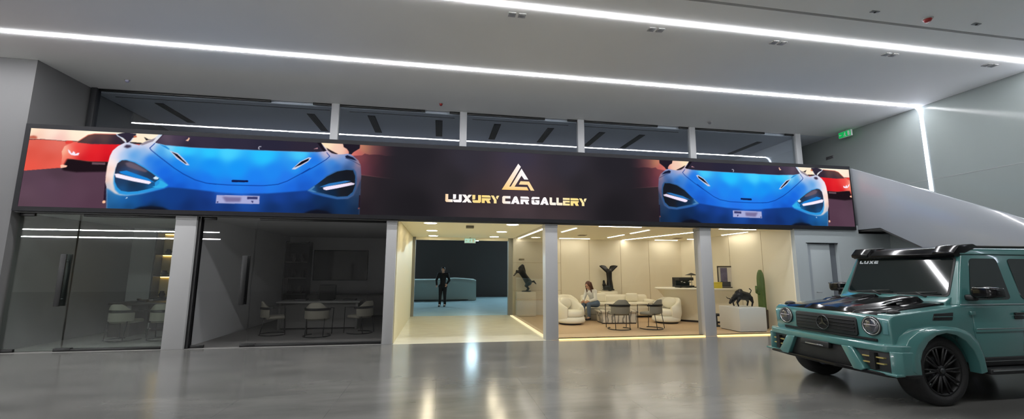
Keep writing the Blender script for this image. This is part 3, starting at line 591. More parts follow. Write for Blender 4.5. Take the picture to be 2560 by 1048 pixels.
disp = bpy.data.objects.new('display', me); COL.objects.link(disp); disp.parent = screen
MB().box(IX0, IX1, YS + .012, .05, IZ0, IZ1).build('cabinet', M_black, screen)

def flat_shapes(name, polys, y, parent):
    """lit flat shapes (pts, colour of each point) on the screen face"""
    me = bpy.data.meshes.new(name); v, f, c = [], [], []
    for pts, cols in polys:
        f.append(list(range(len(v), len(v) + len(pts))))
        v += [(u, y, z) for u, z in pts]; c += [(*lin(k), 1) for k in cols]
    me.from_pydata(v, [], f); a = me.color_attributes.new('pixel', 'FLOAT_COLOR', 'POINT')
    a.data.foreach_set('color', np.array(c, np.float32).reshape(-1)); me.materials.append(M_pix)
    o = bpy.data.objects.new(name, me); COL.objects.link(o); o.parent = parent
    return o
def tone(z, z0, z1, c0, c1):
    t = min(max((z - z0) / (z1 - z0), 0), 1); return tuple(a + (b - a) * t for a, b in zip(c0, c1))
GOLD, WHITE, PEACH = (255, 205, 120), (255, 250, 250), (255, 222, 165)
e1 = [(1.789, 4.12), (1.853, 4.046), (1.572, 3.556), (2.000, 3.556), (2.040, 3.480), (1.395, 3.476)]
e2 = [(1.868, 4.003), (2.035, 3.741), (1.935, 3.741), (1.868, 3.832), (1.700, 3.556), (1.610, 3.556)]
e3 = [(1.845, 3.695), (2.052, 3.694), (2.180, 3.477), (2.092, 3.477), (2.016, 3.614), (1.803, 3.614)]
def logo_cols(p, top): return [tone(z, 3.50, 3.72, GOLD, WHITE) if not top else PEACH for u, z in p]
flat_shapes('emblem', [(e1[:3] + [(1.395, 3.476)], logo_cols(e1[:3] + [(1.395, 3.476)], 0)), ([(1.395, 3.476), (1.572, 3.556), (2.000, 3.556), (2.040, 3.480)], [GOLD, PEACH, PEACH, GOLD]),
                       (e2, logo_cols(e2, 0)), (e3, logo_cols(e3, 1))], YS + .004, screen)
GL = {
 'L': [[(0, 1), (.38, 1), (.38, .34), (1, .34), (1, 0), (.13, 0), (0, .13)]],
 'U': [[(0, 1), (.34, 1), (.34, .50), (.27, .42), (0, .40)], [(.03, .33), (.28, .33), (.66, .33), (.66, 1), (1, 1), (1, .14), (.88, 0), (.15, 0), (.03, .13)]],
 'X': [[(0, 1), (.36, 1), (1, 0), (.63, 0)], [(0, 0), (.37, 0), (.53, .25), (.36, .53)], [(1, 1), (.66, 1), (.52, .79), (.68, .54)]],
 'R': [[(0, 1), (.86, 1), (1, .86), (1, .72), (0, .72)], [(0, .63), (1, .63), (1, .5), (.86, .36), (1, 0), (.64, 0), (.48, .32), (.34, .32), (.34, 0), (0, 0)]],
 'Y': [[(0, 1), (.34, 1), (.54, .64), (.68, .42), (.68, 0), (.36, 0), (.36, .38)], [(1, 1), (.72, 1), (.60, .78), (.76, .50)]],
 'C': [[(.14, 1), (1, 1), (1, .68), (.36, .68), (.36, .32), (1, .32), (1, 0), (.14, 0), (0, .14), (0, .86)]],
 'A': [[(0, 0), (.34, .88), (.46, 1), (.62, 1), (.72, .88), (1, 0), (.66, 0), (.53, .56), (.34, 0)], [(.30, .16), (.72, .16), (.66, .40), (.38, .40)]],
 'G': [[(.14, 1), (1, 1), (1, .74), (.36, .74), (.36, .66), (0, .66), (0, .86)], [(0, .58), (.36, .58), (.36, .28), (.66, .28), (.66, .36), (.48, .36), (.48, .58), (1, .58), (1, .14), (.88, 0), (.14, 0), (0, .14)]],
 'E': [[(0, 1), (1, 1), (1, .74), (0, .74)], [(0, .63), (1, .63), (1, .40), (.34, .40), (.34, .26), (1, .26), (1, 0), (0, 0)]],
}
LET = [('L', .088, .258, (255, 214, 165), (255, 250, 245)), ('U', .262, .464, WHITE, WHITE), ('X', .470, .697, WHITE, (255, 248, 235)), ('U', .706, .909, (255, 226, 150), (255, 222, 140)),
       ('R', .926, 1.134, (255, 222, 130), (255, 226, 150)), ('Y', 1.139, 1.336, (255, 226, 150), (255, 232, 170)), ('C', 1.408, 1.603, (255, 236, 215), WHITE), ('A', 1.614, 1.826, WHITE, WHITE),
       ('R', 1.844, 2.052, WHITE, WHITE), ('G', 2.110, 2.305, WHITE, WHITE), ('A', 2.320, 2.533, WHITE, WHITE), ('L', 2.554, 2.711, (255, 244, 225), (255, 250, 240)), ('L', 2.722, 2.872, (255, 246, 228), (255, 240, 205)),
       ('E', 2.884, 3.055, (255, 238, 190), (255, 232, 150)), ('R', 3.075, 3.281, (255, 232, 150), (255, 226, 140)), ('Y', 3.288, 3.484, (255, 230, 150), (255, 240, 190))]
def lettering(letters, z0, z1):
    out = []
    for ch, a, b, ca, cb in letters:
        for p in GL[ch]:
            out.append(([(a + (b - a) * u, z0 + (z1 - z0) * v) for u, v in p], [tuple(x + (y - x) * u for x, y in zip(ca, cb)) for u, v in p]))
    return out
flat_shapes('lettering', lettering(LET, 3.142, 3.326), YS + .004, screen)
# ------------------------------------------------------------------ teal off-road car (x forward, y to its left)
M_paint = mat('teal_paint', (67, 115, 112), 0.22, coat=1.0, spec=.5)
M_carbon = mat('black_carbon', (13, 13, 14), 0.13, spec=.35)
M_plast = mat('black_plastic', (18, 19, 20), 0.5)
M_tint = mat('tinted_glass', (20, 28, 28), 0.03, coat=.6, spec=.6)
M_rubber = mat('tyre_rubber', (20, 20, 20), 0.75, bump=.3, scale=60)
M_rim = mat('dark_rim', (13, 13, 14), 0.5, .2)
M_steel = mat('brushed_silver', (176, 178, 180), 0.25, 1.0)
M_lens = mat('lamp_lens', (54, 56, 62), 0.04, coat=1.0, spec=.8)
M_gap = mat('panel_gap', (10, 12, 12), 0.8)
car = thing('car', 'boxy teal off-road car with black hood and black wheels, parked before the ramp', 'car', (6.02, -4.45, 0), R(180.6))

def arc(cx, cz, r, a0, a1, n):
    return [(cx + r * math.cos(R(a0 + (a1 - a0) * k / n)), cz + r * math.sin(R(a0 + (a1 - a0) * k / n))) for k in range(n + 1)]
WB = -2.89; AZ = 0.41
prof = [(.60, .50), (.655, .74), (.67, .98), (.655, 1.035), (.60, 1.075), (-.44, 1.175), (-3.70, 1.225), (-3.76, 1.15), (-3.76, .55), (-3.70, .48)]
prof += [(WB - .46, .48)] + arc(WB, AZ, .47, 165, 15, 12) + [(WB + .46, .48), (-.46, .48)] + arc(0, AZ, .47, 165, 15, 12) + [(.46, .48)]
MB().prism(prof, 'y', -.875, .875, .022, 3, 30).build('body', M_paint, car)
MB().box(-3.5, .5, -.60, .60, .34, .56).build('underbody', M_plast, car)
# wheel wells
MB().box(-.50, .50, -.60, .60, .50, .90).build('wheel_well', M_gap, car)
MB().box(WB - .5, WB + .5, -.60, .60, .50, .90).build('wheel_well', M_gap, car)

# cabin shell with leaning sides
def cab_ring(z, x0, x1, w):
    return [(x0, -w, z), (x1, -w, z), (x1, w, z), (x0, w, z)]
ZB, ZT = 1.17, 1.80
FX0, FX1, BX0, BX1 = -.50, -.80, -3.72, -3.62
W0, W1 = .825, .715
MB().loft([cab_ring(ZB, BX0, FX0, W0), cab_ring(ZT, BX1, FX1, W1), cab_ring(1.90, BX1 + .03, FX1 - .06, W1 - .015), cab_ring(1.935, BX1 + .10, FX1 - .16, W1 - .10)], bev=.028, seg=3, ang=12).build('cabin', M_paint, car)
def cx(z): return FX0 + (FX1 - FX0) * (z - ZB) / (ZT - ZB)
def cw(z): return W0 + (W1 - W0) * (z - ZB) / (ZT - ZB)
# windscreen: black gasket, glass, sticker
def front_quad(y, z0, z1, off):
    n = Vector((ZT - ZB, 0, FX0 - FX1)).normalized() * off
    return [Vector((cx(z0), -y * 1.035, z0)) + n, Vector((cx(z0), y * 1.035, z0)) + n, Vector((cx(z1), y, z1)) + n, Vector((cx(z1), -y, z1)) + n]
MB().panel(front_quad(.672, 1.270, 1.800, 0), .05, .006, .002).build('windscreen_seal', M_plast, car)
ws = MB().panel(front_quad(.648, 1.288, 1.785, 0), .045, .006, .005).build('windscreen', M_tint, car)
# white letters on the far top corner of the glass
mb = MB(); N = Vector((ZT - ZB, 0, FX0 - FX1)).normalized()
u0 = -.615
for ch, a, b in (('L', 0, .06), ('U', .07, .14), ('X', .15, .22), ('E', .23, .29)):
    for p in GL[ch]:
        pts = []
        for u, v in p:
            z = 1.715 + .045 * v; y = u0 + a + (b - a) * u
            pts.append(Vector((cx(z), y, z)) + N * .0125)
        mb.loft([pts, [q + N * .001 for q in pts]], smooth=False)
mb.build('lettering', mat('sticker_white', (176, 182, 186), .5), ws)
# wipers
for s, y0, y1 in ((1, .10, .58), (-1, -.50, -.02)):
    z0 = 1.277
    w = MB().tube([(cx(z0) + .05, y0, z0 + .012), (cx(z0 + .035) + .045, y1, z0 + .05)], .011).tube([(cx(z0) + .05, (y0 + y1) / 2 + .12, z0 - .015), (cx(z0) + .05, (y0 + y1) / 2, z0 + .035)], .013).build('wiper', M_plast, car)
# visor light bar over the windscreen with two end pods
visor = MB().prism([(-.74, 1.80), (-.72, 1.84), (-.82, 1.925), (-1.02, 1.955), (-1.10, 1.935), (-1.0, 1.90), (-.82, 1.80)], 'y', -.70, .70, .012).build('roof_visor', M_carbon, car)
for s in (-1, 1):
    p = MB().prism([(-.715, 1.815), (-.70, 1.86), (-.80, 1.958), (-1.06, 1.975), (-1.14, 1.94), (-.84, 1.82)], 'y', s * .45 if s > 0 else -.71, .71 if s > 0 else -.45, .014).build('light_pod', M_carbon, visor)
    MB().panel([Vector((-.712, s * .46 if s < 0 else .46, 1.835)), Vector((-.712, s * .69 if s > 0 else -.69, 1.835)), Vector((-.775, .69 if s > 0 else -.69, 1.905)), Vector((-.775, .46 if s > 0 else -.46, 1.905))] if s > 0 else
               [Vector((-.712, -.69, 1.835)), Vector((-.712, -.46, 1.835)), Vector((-.775, -.46, 1.905)), Vector((-.775, -.69, 1.905))], .012, .006, .004).build('pod_lens', M_lens, p)
for s in (-1, 1):
    MB().tube([(-1.06, s * .69, 1.935), (-3.5, s * .69, 1.945)], .017).build('roof_rail', M_plast, car)
    MB().box(-3.62, -.80, s * .715 - .014, s * .715 + .014, 1.832, 1.846, .004).build('drip_rail', M_paint, car)

# side glass on the leaning sides
def side_quad(s, x0a, x1a, x0b, x1b, z0, z1):
    """x0 = front, x1 = rear, at the bottom (a) and the top (b)"""
    P = lambda x, z: Vector((x, s * cw(z), z))
    return [P(x1a, z0), P(x0a, z0), P(x0b, z1), P(x1b, z1)] if s < 0 else [P(x0a, z0), P(x1a, z0), P(x1b, z1), P(x0b, z1)]
for s in (-1, 1):
    fw = MB().panel(side_quad(s, -.70, -1.37, -.92, -1.37, 1.245, 1.775), .05, .006, .002)
    fw.build('front_side_window', M_tint, car)
    MB().panel(side_quad(s, -1.56, -2.42, -1.56, -2.40, 1.245, 1.775), .05, .006, .002).build('rear_side_window', M_tint, car)
    MB().panel(side_quad(s, -2.58, -3.50, -2.58, -3.48, 1.245, 1.775), .05, .006, .002).build('quarter_window', M_tint, car)
    # doors
    for nm, x0, x1 in (('front_door', -.60, -1.46), ('rear_door', -1.475, -2.40)):
        d = MB().prism([(x0, .545), (x0, 1.150), (x1, 1.168), (x1, .545)], 'y', s * .872, s * .884, .004).build(nm, M_paint, car)
        MB().box(x1 + .06, x1 + .20, s * .884, s * .915, 1.055, 1.085, .008).box(x1 + .06, x1 + .20, s * .884, s * .900, 1.00, 1.045, .006).build('door_handle', M_plast, d)
        MB().box(x1, x0, s * .884, s * .900, .85, .90, .006).build('rub_strip', M_paint, d)
        MB().box(x1 + .004, x0 - .004, s * .898, s * .903, .885, .894).build('bright_strip', M_steel, d)
        for hz in (1.06, .66): MB().box(x0 - .02, x0 + .05, s * .874, s * .905, hz, hz + .05, .006).build('hinge', M_paint, d)
    MB().box(-2.40, -.44, s * .868, s * .882, 1.180, 1.196, .004).build('belt_strip', mat('belt_silver', (150, 165, 168), .3, .5), car)
    # side step
    st = MB().box(-2.36, -.58, s * .80, s * 1.00, .365, .43, .012).build('side_step', M_plast, car)
    MB().box(-2.36, -.60, s * 1.00 - .003, s * 1.00 + .004, .405, .420).build('step_trim', M_steel, st)
    MB().box(-2.40, -.52, s * .80, s * .89, .44, .545, .01).build('sill', M_plast, car)
    MB().box(-2.38, -.60, s * .889, s * .896, .495, .502).build('sill_line', M_steel, car)
    # fender vent with slats
    v = MB().prism([(.03, 1.005), (-.005, 1.085), (-.30, 1.095), (-.27, 1.005)], 'y', s * .868, s * .884, .004).build('fender_vent', M_plast, car)
    MB().box(-.28, .01, s * .882, s * .892, 1.044, 1.052).build('vent_slat', M_paint, v)
    # mirror on an arm
    m = MB().loft([[(x, s * y, z) for x, z in ((-.62 + dx, 1.275 + dz), (-.62 + dx, 1.415 - dz), (-.80 - dx * 0, 1.42 - dz), (-.82, 1.27 + dz))] for y, dx, dz in ((.87, 0, .02), (.91, .012, 0), (1.06, .01, 0), (1.115, -.03, .025))], bev=.022, seg=3).build('mirror', M_carbon, car)
    MB().box(-.72, -.62, s * .80, s * .90, 1.235, 1.31, .02).build('mirror_arm', M_plast, m)
    MB().box(-.828, -.815, s * .90, s * 1.09, 1.29, 1.40, .004).build('mirror_glass', M_lens, m)
    MB().box(-.63, -.605, s * .91, s * 1.08, 1.395, 1.405, .002).build('repeater', M_steel, m)
    # indicator on the wing top
    MB().ball((.47, s * .775, 1.095), (.085, .055, .035), 20).box(.40, .54, s * .775 - .045, s * .775 + .045, 1.065, 1.095, .008).build('wing_indicator', M_plast, car)

# hood: dark slab with a raised centre, twin ridges and grooves
hood_x = [.625, .56, .30, 0, -.25, -.44]
def hood_sec(x):
    t = (0.625 - x) / 1.065
    zb = 1.055 + .115 * min(1, t * 1.02)
    e = .028 if x < .6 else .004
    c = (.012 if x > .6 else .035 + .03 * t)
    wi = .30 + .10 * t
    pts = [(-.70, 0), (-.695, e), (-wi - .13, e + .008), (-wi - .07, e + .004), (-wi, e + c), (-.16, e + c), (-.12, e + c * .55), (.12, e + c * .55), (.16, e + c), (wi, e + c), (wi + .07, e + .004), (wi + .13, e + .008), (.695, e), (.70, 0)]
    return [(x, y, zb + h) for y, h in pts]
hood = MB().loft([hood_sec(x) for x in hood_x], bev=.008, seg=2, ang=18).build('hood', M_carbon, car)
for s in (-1, 1):
    MB().prism([(.18, 1.165), (-.08, 1.200), (-.08, 1.222), (.10, 1.196)], 'y', s * .44 - .05, s * .44 + .05, .008).build('hood_scoop', M_carbon, hood)
MB().prism([(-.44, 1.15), (-.44, 1.215), (-.53, 1.272), (-.60, 1.272), (-.60, 1.15)], 'y', -.72, .72, .01).build('cowl', M_paint, car)

# grille with slats and round star emblem
gr = MB().prism([(-.47, .80), (-.45, .775), (.45, .775), (.47, .80), (.47, .985), (.445, 1.01), (-.445, 1.01), (-.47, .985)], 'x', .63, .685, .006).build('grille', M_plast, car)
for z in (.825, .870, .915, .960):
    MB().box(.684, .700, -.445, .445, z - .008, z + .008, .004).build('grille_bar', mat('grille_bar', (20, 20, 21), .3, .5), gr)
em = MB()
em.tube([(.708, .093 * math.cos(2 * math.pi * k / 32), .893 + .093 * math.sin(2 * math.pi * k / 32)) for k in range(32)], .008, 8, closed=True)
for a in (90, 210, 330):
    c, s = math.cos(R(a)), math.sin(R(a))
    tip = (.090 * c, .893 + .090 * s)
    l = (-.016 * s - .004 * c, .893 + .016 * c - .004 * s); r = (.016 * s - .004 * c, .893 - .016 * c - .004 * s)
    em.prism([tip, l, (0, .893), r], 'x', .700, .712)
em.build('emblem', mat('gunmetal', (78, 81, 84), .25, .9), gr)
MB().box(.62, .676, -.70, .70, .742, .772, .006).build('grille_base', M_gap, car)

# headlamps
for s in (-1, 1):
    c = (.655, s * .655, .925)
    hl = MB().lathe([(0, .02), (.108, .02), (.118, .03), (.118, .0), (0, 0)], c, 'x', 40).build('headlamp', M_plast, car)
    MB().lathe([(.096, .025), (.104, .036), (.112, .030), (.112, .020), (.096, .020)], c, 'x', 40, True).build('bezel', M_steel, hl)
    MB().lathe([(0, .046), (.05, .042), (.085, .032), (.098, .022), (0, .02)], c, 'x', 40).build('lens', M_lens, hl)
    MB().box(.692, .704, s * .655 - .075, s * .655 + .075, .935, .943, .002).build('light_blade', mat('drl_grey', (190, 180, 186), .3), hl)
    MB().box(.66, .672, s * .815 - .03, s * .815 + .03, .84, .995, .004).build('marker_frame', mat('marker_teal', (72, 120, 124), .3, coat=.6), car)

# bumper
plan = lambda g: [(.44, -.985 - g), (.66, -.975 - g), (.775 + g, -.86 - g), (.825 + g, -.5), (.845 + g, 0), (.825 + g, .5), (.775 + g, .86 + g), (.66, .975 + g), (.44, .985 + g)]
bmp = MB().prism(plan(0), 'z', .640, .735, .025, 3).build('bumper', M_paint, car)
MB().prism(plan(-.045), 'z', .40, .645, .01).build('bumper_core', M_plast, bmp)
MB().prism(plan(.012), 'z', .362, .405, .01).build('splitter', M_carbon, bmp)
for s in (-1, 1):
    # slanted strut between the intakes and the outer corner post
    MB().prism([(s * .36, .655), (s * .50, .655), (s * .66, .42), (s * .60, .385), (s * .50, .385)], 'x', .74, .845, .012).build('bumper_strut', M_paint, bmp)
    MB().loft([[(x, s * y, z) for x, y in ((.44, .995), (.68, .985), (.765, .905), (.70, .86), (.44, .90))] for z in (.40, .66)], bev=.01).build('bumper_corner', M_paint, bmp)
    MB().prism([(s * .60, .385), (s * .98, .385), (s * .98, .412), (s * .62, .412)], 'x', .60, .79, .006).build('lower_lip', M_paint, bmp)
    for z in (.563, .492):
        MB().loft([[(.80, s * .60, z), (.80, s * .60, z + .014), (.70, s * .60, z + .014), (.70, s * .60, z)], [(.765, s * .83, z), (.765, s * .83, z + .014), (.68, s * .83, z + .014), (.68, s * .83, z)]], smooth=False).build('intake_fin', mat('gold_fin', (176, 160, 96), .35, .3), bmp)
    MB().box(.70, .80, s * .72 - .03, s * .72 + .03, .43, .62).build('intake_bar', M_gap, bmp)
MB().prism([(-.50, .385), (.50, .385), (.50, .40), (-.50, .40)], 'x', .74, .83).build('lower_line', M_paint, bmp)
pl = MB().box(.80, .860, -.24, .20, .575, .655, .01).build('plate_holder', M_plast, bmp)
MB().box(.858, .866, -.16, .12, .590, .606, .003).build('plate_strip', M_steel, pl)

# flared arches
def flare(parent, ax, s, front):
    out = [(.66, .50), (.645, .70), (.56, .825), (.42, .905), (.22, .945), (0, .955), (-.22, .94), (-.40, .89), (-.52, .78), (-.575, .62), (-.60, .43)] if front else \
          [(.60, .43), (.575, .62), (.52, .78), (.40, .89), (.22, .94), (0, .955), (-.22, .945), (-.42, .905), (-.56, .81), (-.60, .62), (-.62, .48)]
    n = len(out); rings = []
    for k, (x, z) in enumerate(out):
        a = R(-4 + 188 * k / (n - 1)); ri = .455
        xi, zi = ri * math.cos(a), AZ + ri * math.sin(a)
        dx, dz = x - xi, z - zi
        rings.append([(ax + xi, s * .86, zi), (ax + xi, s * .985, zi), (ax + xi + dx * .45, s * 1.0, zi + dz * .45), (ax + xi + dx * .85, s * .965, zi + dz * .85), (ax + x, s * .865, z)])
    return MB().loft(rings, bev=.008, seg=2, ang=25).build('wheel_arch', M_paint, parent)
for ax, fr in ((0, True), (WB, False)):
    for s in (-1, 1): flare(car, ax, s, fr)

# wheels: tyre, rim with twin spokes, hub
def wheel(parent, ax, s, steer=0.0):
    w = bpy.data.objects.new('wheel', None); COL.objects.link(w); w.parent = parent; w.location = (ax, s * .765, AZ); w.rotation_euler = (0, 0, R(steer))
    T = [(.29, -.125), (.34, -.135), (.385, -.13), (.402, -.112), (.41, -.08), (.41, .08), (.402, .112), (.385, .13), (.34, .135), (.29, .125)]
    MB().lathe([(r, h * s) for r, h in T] + [(.285, 0)], (0, 0, 0), 'y', 56, True).build('tyre', M_rubber, w)
    m = MB().lathe([(.292, .122 * s), (.280, .134 * s), (.262, .118 * s), (.262, -.11 * s), (.285, -.12 * s), (.288, 0)], (0, 0, 0), 'y', 48, True)
    rim = m.build('rim', M_rim, w)
    sp = MB()
    for k in range(10):
        a = 2 * math.pi * k / 10
        for da in (-.10, .10):
            c0, s0, c1, s1 = math.cos(a), math.sin(a), math.cos(a + da), math.sin(a + da)
            sp.tube([(.05 * c0, .10 * s, .05 * s0), (.16 * c1, .115 * s, .16 * s1), (.27 * c1, .12 * s, .27 * s1)], [.018, .013, .011], 6)
    sp.lathe([(0, .12 * s), (.06, .118 * s), (.07, .09 * s), (0, .08 * s)], (0, 0, 0), 'y', 24).build('spokes', M_rim, w)
    MB().lathe([(0, .135 * s), (.03, .134 * s), (.038, .118 * s), (0, .11 * s)], (0, 0, 0), 'y', 24).build('hub_cap', mat('hub_grey', (70, 72, 74), .3, .8), w)
    MB().lathe([(.06, .0), (.175, .0), (.175, .02 * s), (.06, .02 * s)], (0, 0, 0), 'y', 32, True).build('brake_disc', mat('disc_steel', (90, 90, 92), .4, .9), w)
    MB().box(.105, .19, .0, .05 * s, -.09, .09).build('brake_caliper', M_gap, w)
    return w
for ax in (0, WB):
    for s in (-1, 1): wheel(car, ax, s)
MB().tube([(0, -.7, AZ), (0, .7, AZ)], .04).tube([(WB, -.7, AZ), (WB, .7, AZ)], .05).build('axle', M_gap, car)
# rear: spare wheel cover and bumper
MB().lathe([(0, -.16), (.35, -.16), (.38, -.12), (.38, 0), (0, 0)], (-3.76, 0, 1.0), 'x', 40).build('spare_wheel_cover', M_paint, car)
MB().box(-3.92, -3.66, -.93, .93, .50, .68, .03).build('rear_bumper', M_paint, car)
MB().panel([Vector((-3.70, .62, 1.27)), Vector((-3.70, -.62, 1.27)), Vector((-3.63, -.56, 1.76)), Vector((-3.63, .56, 1.76))], .05, .01, -.002).build('rear_window', M_tint, car)
# ------------------------------------------------------------------ lounge shell
struct(MB().box(2.62, 9.42, 5.4, 5.5, 0, 2.76), 'wall_lounge', M_cream, 'cream panelled back wall of the lounge')
struct(MB().box(9.24, 9.40, .121, 5.5, 0, 2.76), 'wall_lounge_side', M_cream, 'cream right side wall of the lounge')
struct(MB().box(2.62, 9.42, .10, 5.5, 2.75, 2.84), 'ceiling_lounge', M_creamc, 'cream ceiling of the lounge with light slots')
MJ = mat('panel_joint', (170, 152, 120), .7)
m = MB().box(2.62, 4.4, 5.394, 5.40, 1.86, 1.868).box(2.62, 4.4, 5.394, 5.40, .872, .880)
for x in (4.4, 5.5, 6.75, 7.9): m.box(x - .004, x + .004, 5.394, 5.40, 0, 2.75)
for y in (1.2, 2.6, 4.0): m.box(9.235, 9.241, y - .004, y + .004, 0, 2.75)
struct(m, 'trim_15', MJ, 'fine joints between the cream wall panels')
# light slots in the lounge ceiling
def slot(label, a, b, w=.05):
    a, b = Vector((*a, 2.75)), Vector((*b, 2.75)); d = b - a; L = d.length
    t = thing('ceiling_linear_light', label, 'light', (a + b) / 2, math.atan2(d.y, d.x), 'light slots in the lounge ceiling')
    MB().box(-L / 2 - .015, L / 2 + .015, -w / 2 - .015, w / 2 + .015, -.004, 0).build('frame', mat('lamp_rim', (238, 234, 220), .4), t)
    MB().box(-L / 2, L / 2, -w / 2, w / 2, -.012, -.003).build('diffuser', M_room, t)
slot('short light slot along the back wall over the white armchairs', (4.26, 5.04), (5.40, 5.03), .05)
slot('light slot across the ceiling near the glass over the grey chairs', (4.10, .74), (5.28, .74), .05)
slot('light slot running inward over the armchairs, left in the lounge', (3.66, 1.32), (3.63, 2.58))
slot('light slot running inward at the centre of the lounge, nearer the glass', (5.87, 1.45), (5.87, 2.62))
slot('light slot running inward at the centre of the lounge, farther from the glass', (5.86, 3.12), (5.84, 4.35))
slot('longest slanting light slot, over the reception counter', (7.53, 1.74), (6.85, 5.35), .06)
slot('short light slot along the back wall above the coffee machine', (8.02, 5.08), (8.92, 5.08), .06)
slot('light slot across the ceiling near the glass over the bull statue', (7.59, .74), (8.71, .74), .05)
slot('light slot running inward close to the right side wall', (9.00, 1.43), (9.02, 2.60))
slot('short light slot in the back corner near the right side wall', (8.94, 4.42), (9.22, 4.40), .06)
slot('light slot running inward beside the passage ceiling', (2.84, .5), (2.82, 5.35), .07)
for x, y, lab in ((4.62, 3.6, 'small dark vent in the lounge ceiling left'), (8.35, 4.1, 'small dark vent in the lounge ceiling right')):
    t = thing('ceiling_vent', lab, 'vent', (x, y, 2.75))
    MB().box(-.13, .13, -.13, .13, -.01, 0, .003).build('frame', mat('vent_tan', (150, 130, 100), .5), t)
    q = MB()
    for j in range(4): q.box(-.11, .11, -.10 + j * .055, -.07 + j * .055, -.016, -.008)
    q.build('slat', mat('vent_brown', (96, 78, 60), .5), t)

# ------------------------------------------------------------------ seats
M_boucle = mat('white_boucle', (236, 230, 212), .95, bump=.4, scale=60)
M_base = mat('dark_plinth', (32, 22, 20), .6)
M_grey = mat('grey_leather', (128, 124, 113), .6)
def tub_chair(label, loc, rz):
    """round white swivel armchair: shell, seat, loose cushion, dark base"""
    t = thing('armchair', label, 'armchair', loc, rz, 'white round armchairs')
    MB().lathe([(0, 0), (.33, 0), (.34, .02), (.34, .055), (0, .055)], (0, 0, 0), 'z', 36).build('base', M_base, t)
    mb = MB(); rings = []
    n = 21
    for k in range(n):
        a = R(-35 + 250 * k / (n - 1)); edge = min(k, n - 1 - k) / (n - 1) * 2
        top = .50 + .26 * min(1, edge * 1.6); c, s = math.cos(a), math.sin(a)
        r0, r1 = .30, .445
        rings.append([(c * r0, s * r0, .10), (c * r0, s * r0, top - .05), (c * (r0 + .03), s * (r0 + .03), top), (c * (r1 - .03), s * (r1 - .03), top), (c * r1, s * r1, top - .06), (c * (r1 + .01), s * (r1 + .01), .30), (c * (r1 - .05), s * (r1 - .05), .07), (c * r0, s * r0, .07)])
    shade(mb.loft(rings, bev=.02, seg=2, ang=40).build('shell', M_boucle, t))
    MB().lathe([(0, .055), (.40, .055), (.425, .10), (.41, .22), (0, .24)], (0, -.03, 0), 'z', 36).build('seat_base', M_boucle, t)
    MB().lathe([(0, .23), (.34, .23), (.37, .27), (.37, .36), (.33, .41), (0, .425)], (0, -.05, 0), 'z', 36).build('seat_cushion', M_boucle, t)
    MB().ball((0, .20, .60), (.25, .085, .18), 20, Matrix.Rotation(R(-14), 3, 'X')).build('back_cushion', M_boucle, t)
    return t
tub_chair('white round armchair nearest the glass, beside the passage pillar', (3.93, 2.86, 0), R(28))
tub_chair('white round armchair against the back wall, left of the seated person', (4.28, 4.35, 0), R(10))
tub_chair('white round armchair between the grey chairs and the counter', (7.02, 2.75, 0), R(-62))
# sofa behind the table
t = thing('sofa', 'long white sofa along the back wall behind the marble table', 'sofa', (6.2, 4.55, 0))
MB().box(-1.25, 1.25, -.42, .42, .06, .40, .06, 3).build('seat_base', M_boucle, t)
MB().box(-1.25, 1.25, .20, .44, .30, .74, .09, 3).build('backrest', M_boucle, t)
for s in (-1, 1):
    MB().box(s * 1.16 - .10, s * 1.16 + .10, -.42, .40, .10, .60, .08, 3).build('armrest', M_boucle, t)
    MB().box(s * .53 - .50, s * .53 + .50, -.42, .20, .40, .50, .04, 3).build('seat_cushion', M_boucle, t)
    MB().box(s * .60 - .22, s * .60 + .22, .06, .20, .50, .80, .06, 3).build('back_cushion', M_boucle, t)
MB().box(-1.15, 1.15, -.36, .36, 0, .06).build('base', M_base, t)

M_vein = bpy.data.materials.new('veined_marble'); M_vein.use_nodes = True
nt = M_vein.node_tree; b = nt.nodes['Principled BSDF']; wv = nt.nodes.new('ShaderNodeTexWave'); rp = nt.nodes.new('ShaderNodeValToRGB')
wv.inputs['Scale'].default_value = 1.6; wv.inputs['Distortion'].default_value = 9; wv.inputs['Detail'].default_value = 4
rp.color_ramp.elements[0].position = .0; rp.color_ramp.elements[0].color = (*lin((130, 126, 120)), 1); rp.color_ramp.elements[1].position = .35; rp.color_ramp.elements[1].color = (*lin((216, 208, 192)), 1)
tcn = nt.nodes.new('ShaderNodeTexCoord'); nt.links.new(tcn.outputs['Object'], wv.inputs['Vector'])
nt.links.new(wv.outputs['Fac'], rp.inputs['Fac']); nt.links.new(rp.outputs['Color'], b.inputs['Base Color']); b.inputs['Roughness'].default_value = .15
t = thing('coffee_table', 'low veined marble coffee table in front of the seated person', 'table', (5.45, 2.95, 0), R(-6))
MB().box(-.60, .60, -.36, .36, .33, .385, .012).build('tabletop', M_vein, t)
MB().box(-.54, .54, -.31, .31, .03, .33, .01).build('plinth', M_vein, t)
MB().box(-.52, .52, -.29, .29, 0, .03).build('base', M_base, t)

